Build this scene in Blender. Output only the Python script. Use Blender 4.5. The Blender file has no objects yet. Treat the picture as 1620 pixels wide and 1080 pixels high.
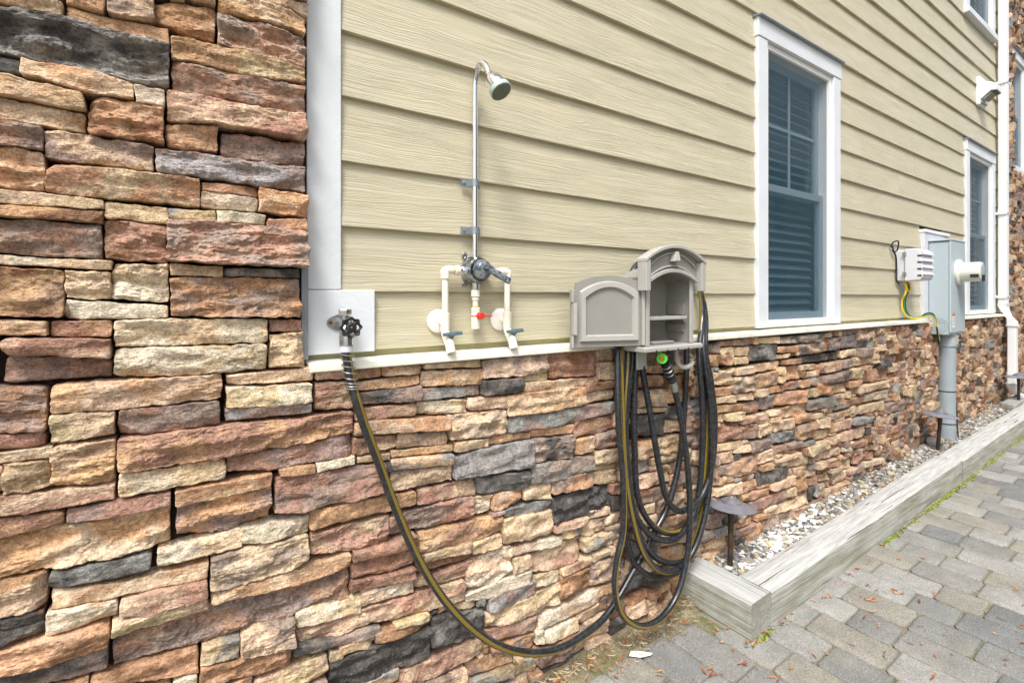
import bpy, math, random
import numpy as np
from mathutils import Vector, Matrix

sc = bpy.context.scene
# ------------------------------------------------------------------ camera
FPX, CXP, YHP = 775.0, 810.0, 470.0            # focal length, centre and horizon in photo pixels (1620 wide)
TH = math.atan(FPX / 1152.0)
CT, ST = math.cos(TH), math.sin(TH)
DC, HC = 1.395, 1.28                           # camera distance to the wall, eye height
cam = bpy.data.cameras.new('camera')
cam.sensor_width = 36.0
cam.lens = FPX / 1620 * 36
cam.shift_y = -70 / 1620
cam.clip_start = 0.02
cam.clip_end = 500
camo = bpy.data.objects.new('camera', cam)
camo.location = (0, -DC, HC)
camo.rotation_euler = (math.pi / 2, 0, -TH)
sc.collection.objects.link(camo)
sc.camera = camo
# ------------------------------------------------------------------ sky, sun, exposure
SUN_EL, SUN_AZ = math.radians(57), math.radians(226)     # azimuth clockwise from +Y: light comes from the left, in front of the wall
w = bpy.data.worlds.new('World')
sc.world = w
w.use_nodes = True
nt = w.node_tree
nt.nodes.clear()
sky = nt.nodes.new('ShaderNodeTexSky')
sky.sky_type = 'NISHITA'
sky.sun_disc = False
sky.sun_elevation = SUN_EL
sky.sun_rotation = SUN_AZ
sky.air_density = 1.0
sky.dust_density = 4.0
sky.ozone_density = 1.0
hs = nt.nodes.new('ShaderNodeHueSaturation')
hs.inputs['Saturation'].default_value = 0.30
bg = nt.nodes.new('ShaderNodeBackground')
bg.inputs[1].default_value = 0.115
wo = nt.nodes.new('ShaderNodeOutputWorld')
nt.links.new(sky.outputs[0], hs.inputs['Color'])
nt.links.new(hs.outputs[0], bg.inputs[0])
nt.links.new(bg.outputs[0], wo.inputs[0])
sun = bpy.data.lights.new('sun', 'SUN')
sun.energy = 1.5
sun.angle = math.radians(16)
sun.color = (1.0, 0.96, 0.9)
suno = bpy.data.objects.new('sun', sun)
sd = Vector((math.sin(SUN_AZ) * math.cos(SUN_EL), math.cos(SUN_AZ) * math.cos(SUN_EL), math.sin(SUN_EL)))
suno.rotation_euler = sd.to_track_quat('Z', 'Y').to_euler()
suno.location = sd * 20
sc.collection.objects.link(suno)
sc.view_settings.view_transform = 'Standard'
sc.view_settings.look = 'None'
sc.view_settings.exposure = 1.12
sc.view_settings.gamma = 1.0
sc.view_settings.use_curve_mapping = False

# ------------------------------------------------------------------ measuring helpers (photo pixel -> point on a real plane)
def ray(px, py):
    u = (px - CXP) / FPX
    return (ST + u * CT, CT - u * ST, (YHP - py) / FPX)
def at(px, py, Y):                             # point at depth Y (the wall's sheathing is Y = 0)
    r = ray(px, py)
    t = (Y + DC) / r[1]
    return Vector((r[0] * t, Y, HC + r[2] * t))
SLOPE = 0.031                                  # the paving climbs gently to the right
def gz(x):
    return SLOPE * (x - 1.75)
def onG(px, py, h=0.0):                        # point on the paving, h above it
    r = ray(px, py)
    t = (gz(0) + h - HC) / (r[2] - SLOPE * r[0])
    return Vector((r[0] * t, -DC + r[1] * t, HC + r[2] * t))
def proj(p):
    dx, dy = p[0], p[1] + DC
    wd = max(dx * ST + dy * CT, 1e-3)
    return (CXP + FPX * (dx * CT - dy * ST) / wd, YHP - FPX * (p[2] - HC) / wd)

# ------------------------------------------------------------------ noise
_prng = np.random.RandomState(7)
_perm = _prng.permutation(256)
_perm = np.concatenate([_perm, _perm, _perm])
_gang = _prng.rand(256) * 2 * np.pi
_gx, _gy = np.cos(_gang), np.sin(_gang)
def pn(x, y):
    x = np.asarray(x, float); y = np.asarray(y, float)
    xi = np.floor(x).astype(int); yi = np.floor(y).astype(int)
    xf = x - xi; yf = y - yi
    xi &= 255; yi &= 255
    u = xf * xf * xf * (xf * (xf * 6 - 15) + 10)
    v = yf * yf * yf * (yf * (yf * 6 - 15) + 10)
    def g(ix, iy, fx, fy):
        h = _perm[_perm[ix & 255] + (iy & 255)]
        return _gx[h] * fx + _gy[h] * fy
    a = g(xi, yi, xf, yf); b = g(xi + 1, yi, xf - 1, yf)
    c = g(xi, yi + 1, xf, yf - 1); d = g(xi + 1, yi + 1, xf - 1, yf - 1)
    return ((a + u * (b - a)) + v * ((c + u * (d - c)) - (a + u * (b - a)))) * 1.5

# ------------------------------------------------------------------ mesh helpers
def srgb(r, g, b):
    f = lambda c: (c / 255 / 12.92) if c <= 10 else ((c / 255 + 0.055) / 1.055) ** 2.4
    return (f(r), f(g), f(b))
def tag(o, label=None, cat=None, group=None, kind=None):
    if label: o['label'] = label
    if cat: o['category'] = cat
    if group: o['group'] = group
    if kind: o['kind'] = kind
    return o
def link(o, parent=None):
    sc.collection.objects.link(o)
    if parent is not None:
        o.parent = parent
        o.matrix_parent_inverse = Matrix.Translation(-Vector(WLOC.get(parent.name, (0, 0, 0))))
    return o
WLOC = {}
def thing(name, loc, label, cat, group=None):
    o = bpy.data.objects.new(name, None)
    o.location = loc
    o.empty_display_size = 0.05
    sc.collection.objects.link(o)
    WLOC[o.name] = tuple(loc)
    return tag(o, label, cat, group)
def raw_mesh(name, V, Fc, mat, smooth=False, cols=None):
    me = bpy.data.meshes.new(name)
    me.from_pydata([tuple(map(float, v)) for v in V], [], [tuple(map(int, f)) for f in Fc])
    if smooth:
        me.polygons.foreach_set('use_smooth', np.ones(len(me.polygons), bool))
    if cols is not None:
        ca = me.color_attributes.new('col', 'FLOAT_COLOR', 'POINT')
        c4 = np.ones((len(V), 4), np.float32)
        c4[:, :3] = cols
        ca.data.foreach_set('color', c4.ravel())
    if mat: me.materials.append(mat)
    me.update()
    return me
def grid_mesh(name, V, F, mat, smooth=True, cols=None):      # fast path for numpy arrays of quads
    me = bpy.data.meshes.new(name)
    n, m = len(V), len(F)
    me.vertices.add(n)
    me.vertices.foreach_set('co', np.asarray(V, np.float32).ravel())
    k = F.shape[1]
    me.loops.add(m * k)
    me.loops.foreach_set('vertex_index', np.asarray(F, np.int32).ravel())
    me.polygons.add(m)
    me.polygons.foreach_set('loop_start', np.arange(m, dtype=np.int32) * k)
    me.update(calc_edges=True)
    me.polygons.foreach_set('use_smooth', np.full(m, smooth, bool))
    if cols is not None:
        ca = me.color_attributes.new('col', 'FLOAT_COLOR', 'POINT')
        c4 = np.ones((n, 4), np.float32)
        c4[:, :cols.shape[1]] = cols
        ca.data.foreach_set('color', c4.ravel())
    me.materials.append(mat)
    me.validate()
    me.update()
    return me
def frame_of(d):
    d = Vector(d).normalized()
    a = Vector((0, 0, 1)) if abs(d.z) < 0.9 else Vector((1, 0, 0))
    u = d.cross(a).normalized()
    return d, u, d.cross(u).normalized()
class MB:
    def __init__(self):
        self.V, self.F, self.uv = [], [], {}
    def box(self, x0, x1, y0, y1, z0, z1):
        n = len(self.V)
        self.V += [(x, y, z) for z in (z0, z1) for y in (y0, y1) for x in (x0, x1)]
        self.F += [tuple(n + i for i in f) for f in ((0, 2, 3, 1), (4, 5, 7, 6), (0, 1, 5, 4), (2, 6, 7, 3), (0, 4, 6, 2), (1, 3, 7, 5))]
        return self
    def hexa(self, c):                           # eight corners: bottom ring of four, then top ring of four
        n = len(self.V)
        self.V += [tuple(p) for p in c]
        self.F += [tuple(n + i for i in f) for f in ((3, 2, 1, 0), (4, 5, 6, 7), (0, 1, 5, 4), (1, 2, 6, 5), (2, 3, 7, 6), (3, 0, 4, 7))]
        return self
    def prism(self, poly, off):                  # closed polygon of 3D points, extruded by off
        n, k = len(self.V), len(poly)
        off = Vector(off)
        self.V += [tuple(p) for p in poly] + [tuple(Vector(p) + off) for p in poly]
        self.F.append(tuple(n + i for i in range(k))[::-1])
        self.F.append(tuple(n + k + i for i in range(k)))
        for i in range(k):
            j = (i + 1) % k
            self.F.append((n + i, n + j, n + k + j, n + k + i))
        return self
    def lathe(self, o, axis, prof, n=24, caps=True):   # prof: list of (distance along axis, radius)
        d, u, v = frame_of(axis)
        o = Vector(o)
        b = len(self.V)
        for (t, r) in prof:
            for i in range(n):
                a = 2 * math.pi * i / n
                self.V.append(tuple(o + d * t + (u * math.cos(a) + v * math.sin(a)) * r))
        for j in range(len(prof) - 1):
            for i in range(n):
                i2 = (i + 1) % n
                self.F.append((b + j * n + i, b + (j + 1) * n + i, b + (j + 1) * n + i2, b + j * n + i2))
        if caps:
            self.F.append(tuple(b + i for i in range(n)))
            self.F.append(tuple(b + (len(prof) - 1) * n + i for i in range(n))[::-1])
        return self
    def cyl(self, p0, p1, r, n=20, r1=None):
        L = (Vector(p1) - Vector(p0)).length
        return self.lathe(p0, Vector(p1) - Vector(p0), [(0, r), (L, r if r1 is None else r1)], n)
    def tube(self, pts, r, n=12, twist=0.0, uv=False):
        pts = [Vector(p) for p in pts]
        b = len(self.V)
        T = [(pts[min(i + 1, len(pts) - 1)] - pts[max(i - 1, 0)]).normalized() for i in range(len(pts))]
        d, u, v = frame_of(T[0])
        L = 0.0
        rs = r if hasattr(r, '__len__') else [r] * len(pts)
        for k, p in enumerate(pts):
            if k:
                L += (p - pts[k - 1]).length
                u = (u - T[k] * u.dot(T[k])).normalized()
            v = T[k].cross(u)
            for i in range(n):
                a = 2 * math.pi * i / n + twist * L
                self.V.append(tuple(p + (u * math.cos(a) + v * math.sin(a)) * rs[k]))
                if uv: self.uv[len(self.V) - 1] = (i / n, L)
        for k in range(len(pts) - 1):
            for i in range(n):
                i2 = (i + 1) % n
                self.F.append((b + k * n + i, b + k * n + i2, b + (k + 1) * n + i2, b + (k + 1) * n + i))
        self.F.append(tuple(b + i for i in range(n))[::-1])
        self.F.append(tuple(b + (len(pts) - 1) * n + i for i in range(n)))
        return self
    def build(self, name, mat, parent=None, smooth=False, bevel=0.0, seg=2):
        me = raw_mesh(name, self.V, self.F, mat, smooth)
        o = bpy.data.objects.new(name, me)
        link(o, parent)
        if bevel:
            m = o.modifiers.new('bevel', 'BEVEL')
            m.width = bevel
            m.segments = seg
            m.limit_method = 'ANGLE'
            m.angle_limit = math.radians(35)
            me.polygons.foreach_set('use_smooth', np.ones(len(me.polygons), bool))
            m2 = o.modifiers.new('wn', 'WEIGHTED_NORMAL')
            m2.keep_sharp = False
        elif smooth:
            try: me.set_sharp_from_angle(angle=math.radians(40))
            except Exception: pass
        return o
def spline(pts, per=8):                          # Catmull-Rom through points
    P = [np.array(p, float) for p in pts]
    P = [2 * P[0] - P[1]] + P + [2 * P[-1] - P[-2]]
    out = []
    for i in range(1, len(P) - 2):
        a, b, c, d = P[i - 1:i + 3]
        for k in range(per):
            t = k / per
            out.append(0.5 * ((2 * b) + (c - a) * t + (2 * a - 5 * b + 4 * c - d) * t * t + (3 * b - a - 3 * c + d) * t ** 3))
    out.append(P[-2])
    return [Vector(p) for p in out]

# ------------------------------------------------------------------ materials
class NT:
    def __init__(self, name):
        self.m = bpy.data.materials.new(name)
        self.m.use_nodes = True
        self.t = self.m.node_tree
        self.b = self.t.nodes['Principled BSDF']
    def n(self, typ, **kw):
        x = self.t.nodes.new('ShaderNode' + typ)
        for k, v in kw.items():
            if k.startswith('i_'):
                key = k[2:]
                key = int(key) if key.isdigit() else key.replace('_', ' ')
                x.inputs[key].default_value = v
            else: setattr(x, k, v)
        return x
    def l(self, a, b): self.t.links.new(a, b)
    def coord(self, scale=(1, 1, 1), rnd=0.0, loc=None):
        tc = self.n('TexCoord')
        mp = self.n('Mapping')
        mp.inputs['Scale'].default_value = scale
        self.l(tc.outputs['Object'], mp.inputs['Vector'])
        if rnd:
            oi = self.n('ObjectInfo')
            mu = self.n('Math', operation='MULTIPLY', i_1=rnd)
            self.l(oi.outputs['Random'], mu.inputs[0])
            cb = self.n('CombineXYZ')
            self.l(mu.outputs[0], cb.inputs[0]); self.l(mu.outputs[0], cb.inputs[2])
            self.l(cb.outputs[0], mp.inputs['Location'])
        return mp.outputs[0]
    def noise(self, vec, scale, detail=4, rough=0.55, dist=0.0):
        x = self.n('TexNoise')
        x.inputs['Scale'].default_value = scale
        x.inputs['Detail'].default_value = detail
        x.inputs['Roughness'].default_value = rough
        x.inputs['Distortion'].default_value = dist
        self.l(vec, x.inputs['Vector'])
        return x.outputs['Fac']
    def ramp(self, fac, stops):
        r = self.n('ValToRGB')
        e = r.color_ramp.elements
        while len(e) < len(stops): e.new(0.5)
        for q, (p, c) in zip(e, stops):
            q.position = p
            q.color = (c, c, c, 1) if not hasattr(c, '__len__') else (*c, 1)
        self.l(fac, r.inputs[0])
        return r.outputs[0]
    def mix(self, fac, a, b, mode='MIX'):
        x = self.n('Mix', data_type='RGBA', blend_type=mode)
        for sock, val in ((x.inputs[0], fac), (x.inputs[6], a), (x.inputs[7], b)):
            if hasattr(val, 'is_linked'): self.l(val, sock)
            elif hasattr(val, '__len__'): sock.default_value = (*val, 1)
            else: sock.default_value = val
        return x.outputs[2]
    def math(self, op, a, b=0.5):
        x = self.n('Math', operation=op)
        for s_, v in ((x.inputs[0], a), (x.inputs[1], b)):
            if hasattr(v, 'is_linked'): self.l(v, s_)
            else: s_.default_value = v
        return x.outputs[0]
    def bump(self, h, dist, strength=1.0, prev=None):
        x = self.n('Bump')
        x.inputs['Strength'].default_value = strength
        x.inputs['Distance'].default_value = dist
        self.l(h, x.inputs['Height'])
        if prev is not None: self.l(prev, x.inputs['Normal'])
        return x.outputs[0]
    def out(self, col=None, rough=0.6, nrm=None, metal=0.0, spec=0.5):
        b = self.b
        if col is not None:
            if hasattr(col, 'is_linked'): self.l(col, b.inputs['Base Color'])
            else: b.inputs['Base Color'].default_value = (*col, 1)
        if hasattr(rough, 'is_linked'): self.l(rough, b.inputs['Roughness'])
        else: b.inputs['Roughness'].default_value = rough
        b.inputs['Metallic'].default_value = metal
        b.inputs['Specular IOR Level'].default_value = spec
        if nrm is not None: self.l(nrm, b.inputs['Normal'])
        return self.m
def simple(name, col, rough=0.5, metal=0.0, var=0.12, vs=12.0, bump=0.0, bs=80.0, spec=0.5, grime=None):
    t = NT(name)
    c = t.coord()
    f = t.noise(c, vs, 5, 0.6)
    k = t.ramp(f, [(0.3, 1 - var), (0.7, 1 + var * 0.4)])
    colr = t.mix(1.0, col, k, 'MULTIPLY')
    if grime:
        g = t.noise(c, vs * 0.6, 8, 0.75)
        colr = t.mix(t.ramp(g, [(0.47, 0.0), (0.64, grime[1])]), colr, grime[0])
    rr = t.ramp(t.noise(c, vs * 2, 3), [(0.3, max(rough - 0.08, 0.02)), (0.7, min(rough + 0.1, 1))])
    nrm = t.bump(t.noise(c, bs, 4), bump) if bump else None
    return t.out(colr, rr, nrm, metal, spec)

def mat_stone():
    t = NT('cast_stone')
    c = t.coord()
    at_ = t.n('Attribute', attribute_name='col')
    f1 = t.noise(c, 22, 6, 0.65, 0.4)
    f2 = t.noise(c, 95, 6, 0.7)
    f3 = t.noise(t.coord((30, 30, 150)), 1.0, 4, 0.6, 0.5)
    k = t.ramp(f1, [(0.25, 0.66), (0.5, 1.0), (0.75, 1.22)])
    col = t.mix(1.0, at_.outputs['Color'], k, 'MULTIPLY')
    col = t.mix(1.0, col, t.ramp(f2, [(0.32, 0.55), (0.5, 1.0), (0.70, 1.3)]), 'MULTIPLY')
    col = t.mix(1.0, col, t.ramp(t.noise(c, 240, 3, 0.6), [(0.34, 0.72), (0.5, 1.0), (0.66, 1.2)]), 'MULTIPLY')
    col = t.mix(t.ramp(t.noise(c, 9, 5, 0.7), [(0.54, 0.0), (0.74, 0.4)]), col, srgb(220, 204, 182))
    n1 = t.bump(f3, 0.005, 0.7)
    n2 = t.bump(f1, 0.0045, 0.7, n1)
    n3 = t.bump(t.mix(at_.outputs['Alpha'], (0.5, 0.5, 0.5), f2), 0.0055, 1.0, n2)
    vo = t.n('TexVoronoi', feature='DISTANCE_TO_EDGE'); vo.inputs['Scale'].default_value = 55; t.l(t.coord((1, 1, 1.9)), vo.inputs['Vector'])
    n4 = t.bump(t.ramp(vo.outputs['Distance'], [(0.0, 0.0), (0.12, 1.0)]), 0.0016, 0.5, n3)
    n4 = t.bump(t.noise(c, 260, 3, 0.65), 0.0014, 0.9, n4)
    return t.out(col, 0.9, n4, spec=0.25)
def mat_siding():
    t = NT('siding_paint')
    c1 = t.coord((1.0, 1, 5.0), rnd=13.0)
    warp = t.noise(c1, 2.6, 3, 0.5)
    tc = t.n('TexCoord')
    sx = t.n('SeparateXYZ'); t.l(tc.outputs['Object'], sx.inputs[0])
    wz = t.math('MULTIPLY', warp, 0.05)
    z = t.math('ADD', sx.outputs[2], wz)
    cb = t.n('CombineXYZ')
    t.l(t.math('MULTIPLY', sx.outputs[0], 1.6), cb.inputs[0])
    t.l(t.math('MULTIPLY', z, 300.0), cb.inputs[2])
    oi = t.n('ObjectInfo'); t.l(t.math('MULTIPLY', oi.outputs['Random'], 40.0), cb.inputs[1])
    g = t.noise(cb.outputs[0], 1.0, 3, 0.6)
    gr = t.ramp(g, [(0.40, 0.0), (0.58, 1.0)])
    fade = t.ramp(t.noise(t.coord((1.5, 1, 9), rnd=7.0), 2.2, 3), [(0.35, 0.35), (0.6, 1.0)])
    h = t.mix(1.0, gr, fade, 'MULTIPLY')
    base = srgb(203, 189, 147)
    col = t.mix(t.ramp(g, [(0.35, 0.0), (0.7, 1.0)]), srgb(190, 181, 151), srgb(203, 197, 175))
    col = t.mix(1.0, col, t.ramp(t.noise(t.coord((1.2, 1, 6)), 3.5, 4), [(0.3, 0.93), (0.7, 1.03)]), 'MULTIPLY')
    return t.out(col, 0.36, t.bump(h, 0.0011, 0.9), spec=0.5)
def mat_timber(axis=0):
    t = NT('weathered_timber')
    sw = (lambda v: v) if axis == 0 else (lambda v: (v[1], v[0], v[2]))
    c = t.coord(sw((2.0, 26.0, 26.0)), rnd=9.0)
    f = t.noise(c, 2.2, 3, 0.5, 0.2)
    f2 = t.noise(t.coord(sw((1.1, 80.0, 80.0)), rnd=5.0), 2.0, 4, 0.7, 0.08)
    crack = t.ramp(t.noise(t.coord(sw((0.7, 44.0, 44.0)), rnd=3.0), 1.6, 3, 0.5, 0.15), [(0.295, 0.0), (0.315, 1.0)])
    col = t.mix(t.ramp(f, [(0.3, 0.0), (0.7, 1.0)]), srgb(168, 168, 165), srgb(192, 192, 190))
    col = t.mix(1.0, col, t.ramp(f2, [(0.42, 0.74), (0.52, 1.05)]), 'MULTIPLY')
    col = t.mix(crack, srgb(92, 86, 74), col)
    ge = t.n('NewGeometry')
    sp = t.n('SeparateXYZ'); t.l(ge.outputs['Normal'], sp.inputs[0])
    side = t.ramp(sp.outputs[2], [(0.2, 1.0), (0.75, 0.0)])
    side_tint = t.ramp(t.noise(t.coord((2.0, 5.0, 9.0)), 2.0, 5, 0.65), [(0.34, 0.3), (0.6, 0.8)])  # upright faces take a patchy darker olive, the top stays grey
    col = t.mix(t.math('MULTIPLY', side, side_tint), col, t.mix(t.ramp(f2, [(0.35, 0.0), (0.6, 1.0)]), srgb(104, 102, 84), srgb(146, 145, 126)))
    n1 = t.bump(f2, 0.003, 0.9)
    n2 = t.bump(crack, 0.006, 1.0, n1)
    n3 = t.bump(f, 0.002, 0.4, n2)
    return t.out(col, 0.85, n3, spec=0.2)
def mat_paver():
    t = NT('concrete_paver')
    c = t.coord(rnd=7.0)
    oi = t.n('ObjectInfo')
    at_ = t.n('Attribute', attribute_name='col')
    col = t.mix(1.0, oi.outputs['Color'], at_.outputs['Color'], 'MULTIPLY')
    s1 = t.noise(c, 190, 3, 0.7)
    s2 = t.noise(c, 9, 5, 0.65)
    s3 = t.noise(c, 420, 2, 0.5)
    col = t.mix(1.0, col, t.ramp(s2, [(0.3, 0.78), (0.7, 1.14)]), 'MULTIPLY')
    col = t.mix(1.0, col, t.ramp(s1, [(0.3, 0.6), (0.5, 1.0), (0.68, 1.35)]), 'MULTIPLY')
    col = t.mix(t.ramp(s3, [(0.66, 0.0), (0.72, 0.8)]), col, srgb(222, 220, 212))
    col = t.mix(t.ramp(t.noise(c, 4.0, 6, 0.7), [(0.55, 0.0), (0.75, 0.35)]), col, srgb(138, 134, 104))
    n1 = t.bump(s1, 0.0012, 0.8)
    n2 = t.bump(t.noise(c, 40, 5, 0.6), 0.003, 0.7, n1)
    return t.out(col, 0.9, n2, spec=0.2)
def mat_vc(name, rough=0.8, bump=0.001, bs=150, var=0.25):
    t = NT(name)
    c = t.coord()
    at_ = t.n('Attribute', attribute_name='col')
    f = t.noise(c, bs, 5, 0.65)
    col = t.mix(1.0, at_.outputs['Color'], t.ramp(f, [(0.3, 1 - var), (0.7, 1 + var * 0.6)]), 'MULTIPLY')
    return t.out(col, rough, t.bump(f, bump, 0.8), spec=0.3)
def mat_soil(name, a, b, cgreen=None):
    t = NT(name)
    c = t.coord()
    f = t.noise(c, 14, 7, 0.7)
    f2 = t.noise(c, 120, 4, 0.7)
    col = t.mix(t.ramp(f, [(0.35, 0.0), (0.65, 1.0)]), a, b)
    if cgreen:
        col = t.mix(t.ramp(t.noise(c, 5, 5, 0.7), [(0.52, 0.0), (0.68, 0.8)]), col, cgreen)
    col = t.mix(1.0, col, t.ramp(f2, [(0.3, 0.65), (0.7, 1.25)]), 'MULTIPLY')
    return t.out(col, 0.95, t.bump(f2, 0.004, 0.9, t.bump(f, 0.008, 0.6)), spec=0.15)
def mat_hose():
    t = NT('hose_rubber')
    uv = t.n('UVMap')
    s = t.n('SeparateXYZ'); t.l(uv.outputs[0], s.inputs[0])
    # one yellow stripe, woven look
    d = t.math('ABSOLUTE', t.math('SUBTRACT', s.outputs[0], 0.88))
    st = t.ramp(d, [(0.06, 1.0), (0.075, 0.0)])
    wv = t.math('SINE', t.math('ADD', t.math('MULTIPLY', s.outputs[1], 900.0), t.math('MULTIPLY', s.outputs[0], 90.0)))
    wv = t.ramp(wv, [(0.3, 0.45), (0.6, 1.0)])
    c = t.coord()
    dust = t.ramp(t.noise(c, 60, 5, 0.7), [(0.45, 0.0), (0.75, 0.5)])
    blk = t.mix(dust, srgb(32, 34, 38), srgb(76, 78, 82))
    col = t.mix(t.math('MULTIPLY', st, wv), blk, srgb(150, 126, 26))
    rib = t.math('SINE', t.math('MULTIPLY', s.outputs[0], 2 * math.pi * 16))
    return t.out(col, 0.27, t.bump(rib, 0.0003, 0.3), spec=0.6)
def mat_screen():
    t = NT('insect_screen')
    t.b.inputs['Base Color'].default_value = (*srgb(60, 92, 108), 1)
    t.b.inputs['Roughness'].default_value = 0.6
    t.b.inputs['Alpha'].default_value = 0.25
    return t.m
def mat_glass():
    t = NT('window_glass')
    tr_ = t.n('BsdfTransparent'); tr_.inputs[0].default_value = (*srgb(244, 250, 252), 1)
    gl = t.n('BsdfGlossy'); gl.inputs['Roughness'].default_value = 0.015
    c = t.coord()
    t.l(t.bump(t.noise(c, 3.0, 2), 0.004, 0.3), gl.inputs['Normal'])
    fr = t.n('Fresnel'); fr.inputs[0].default_value = 1.5
    mx = t.n('MixShader')
    gb = t.n('NewGeometry')
    t.l(t.math('MULTIPLY', fr.outputs[0], t.math('SUBTRACT', 1.0, gb.outputs['Backfacing'])), mx.inputs[0]); t.l(tr_.outputs[0], mx.inputs[1]); t.l(gl.outputs[0], mx.inputs[2])
    t.l(mx.outputs[0], t.t.nodes['Material Output'].inputs[0])
    return t.m
M = dict(
    stone=mat_stone(), siding=mat_siding(), timber=mat_timber(), timber_end=mat_timber(1), paver=mat_paver(), hose=mat_hose(),
    screen=mat_screen(), glass=mat_glass(),
    mortar=mat_soil('mortar', srgb(44, 38, 33), srgb(70, 60, 52)),
    trim=simple('white_trim_paint', srgb(216, 221, 226), 0.5, var=0.08, vs=5, bump=0.0012, bs=70),
    vinyl=simple('white_vinyl', srgb(232, 234, 234), 0.4, var=0.05, vs=5),
    ledge=simple('ledge_vinyl', srgb(232, 230, 218), 0.5, var=0.07, vs=5, grime=(srgb(160, 155, 130), 0.4)),
    flash=simple('olive_flashing', srgb(170, 165, 122), 0.6, var=0.2, vs=16),
    zinc=simple('galvanised_flashing', srgb(150, 160, 168), 0.45, 0.6, var=0.2),
    chrome=simple('chrome', srgb(226, 228, 232), 0.09, 1.0, var=0.04, vs=25),
    pitted=simple('pitted_chrome', srgb(185, 190, 195), 0.24, 1.0, var=0.2, vs=40, bump=0.0006, bs=240, grime=(srgb(70, 88, 104), 0.8)),
    cpvc=simple('cream_pipe', srgb(236, 230, 214), 0.4, var=0.05),
    pvcw=simple('white_plate', srgb(238, 236, 230), 0.4, var=0.05),
    yellow=simple('yellow_cement', srgb(222, 190, 60), 0.5),
    red=simple('red_plastic', srgb(222, 62, 36), 0.4),
    teal=simple('slate_plastic', srgb(72, 96, 106), 0.45, var=0.3, vs=60),
    handle=simple('worn_handle', srgb(62, 74, 84), 0.35, 0.3, var=0.35, vs=60, grime=(srgb(196, 204, 210), 0.7)),
    rubber=simple('black_rubber', srgb(34, 36, 38), 0.5, var=0.3, vs=50, spec=0.4),
    steel=simple('dull_steel', srgb(176, 178, 178), 0.35, 0.85, var=0.2, vs=40),
    rust=simple('rusty_screw', srgb(116, 62, 36), 0.9, var=0.4, vs=150),
    resin=simple('grey_resin', srgb(143, 141, 135), 0.55, var=0.07, vs=9, bump=0.0004, bs=220),
    resinl=simple('light_resin', srgb(170, 169, 163), 0.55, var=0.07, vs=9, bump=0.0004, bs=220),
    green=simple('green_plastic', srgb(84, 206, 66), 0.4, var=0.08),
    brass=simple('brass', srgb(214, 150, 80), 0.3, 0.9),
    meter=simple('grey_enamel', srgb(172, 186, 194), 0.4, var=0.05, vs=5),
    conduit=simple('grey_conduit', srgb(150, 160, 166), 0.5, var=0.08, vs=7),
    util=simple('pale_plastic', srgb(206, 208, 216), 0.45, var=0.05, vs=7),
    dark=simple('black_plastic', srgb(38, 40, 44), 0.5, var=0.2),
    pale=simple('meter_cover', srgb(218, 220, 208), 0.35, var=0.05),
    lampm=simple('weathered_bronze', srgb(126, 130, 142), 0.4, 0.2, var=0.25, vs=30, bump=0.0008, bs=160, grime=(srgb(160, 132, 96), 0.4)),
    stem=simple('bronze_stem', srgb(52, 44, 38), 0.6, 0.3, var=0.4, vs=40, grime=(srgb(130, 98, 58), 0.45)),
    wirey=simple('yellow_wire', srgb(232, 200, 40), 0.4), wireg=simple('green_wire', srgb(70, 150, 100), 0.4),
    orange=simple('orange_sticker', srgb(206, 120, 70), 0.6), sticker=simple('white_sticker', srgb(232, 228, 224), 0.6),
    ink=simple('grey_ink', srgb(120, 110, 108), 0.7),
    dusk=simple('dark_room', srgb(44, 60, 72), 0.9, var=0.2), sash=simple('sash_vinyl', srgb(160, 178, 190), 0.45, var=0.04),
    blind=simple('blind_slat', srgb(98, 116, 126), 0.6, var=0.06),
    ground=mat_soil('soil', srgb(120, 108, 88), srgb(150, 140, 118)),
    sand=mat_soil('joint_sand', srgb(112, 107, 90), srgb(142, 136, 114), srgb(100, 106, 64)),
    dirt=mat_soil('dirt_strip', srgb(126, 114, 94), srgb(160, 149, 126), srgb(116, 114, 78)),
    grit=mat_soil('bed_grit', srgb(112, 106, 96), srgb(150, 146, 136)),
    pebble=mat_vc('pebble', 0.75, 0.0008, 120), litter=mat_vc('dry_leaf', 0.85, 0.0006, 200),
    moss=mat_vc('moss', 0.95, 0.001, 200), slab=simple('slab_stone', srgb(150, 148, 142), 0.85, var=0.25, vs=14, bump=0.004, bs=60),
    paper=simple('white_paper', srgb(240, 240, 240), 0.7, var=0.03),
)
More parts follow.
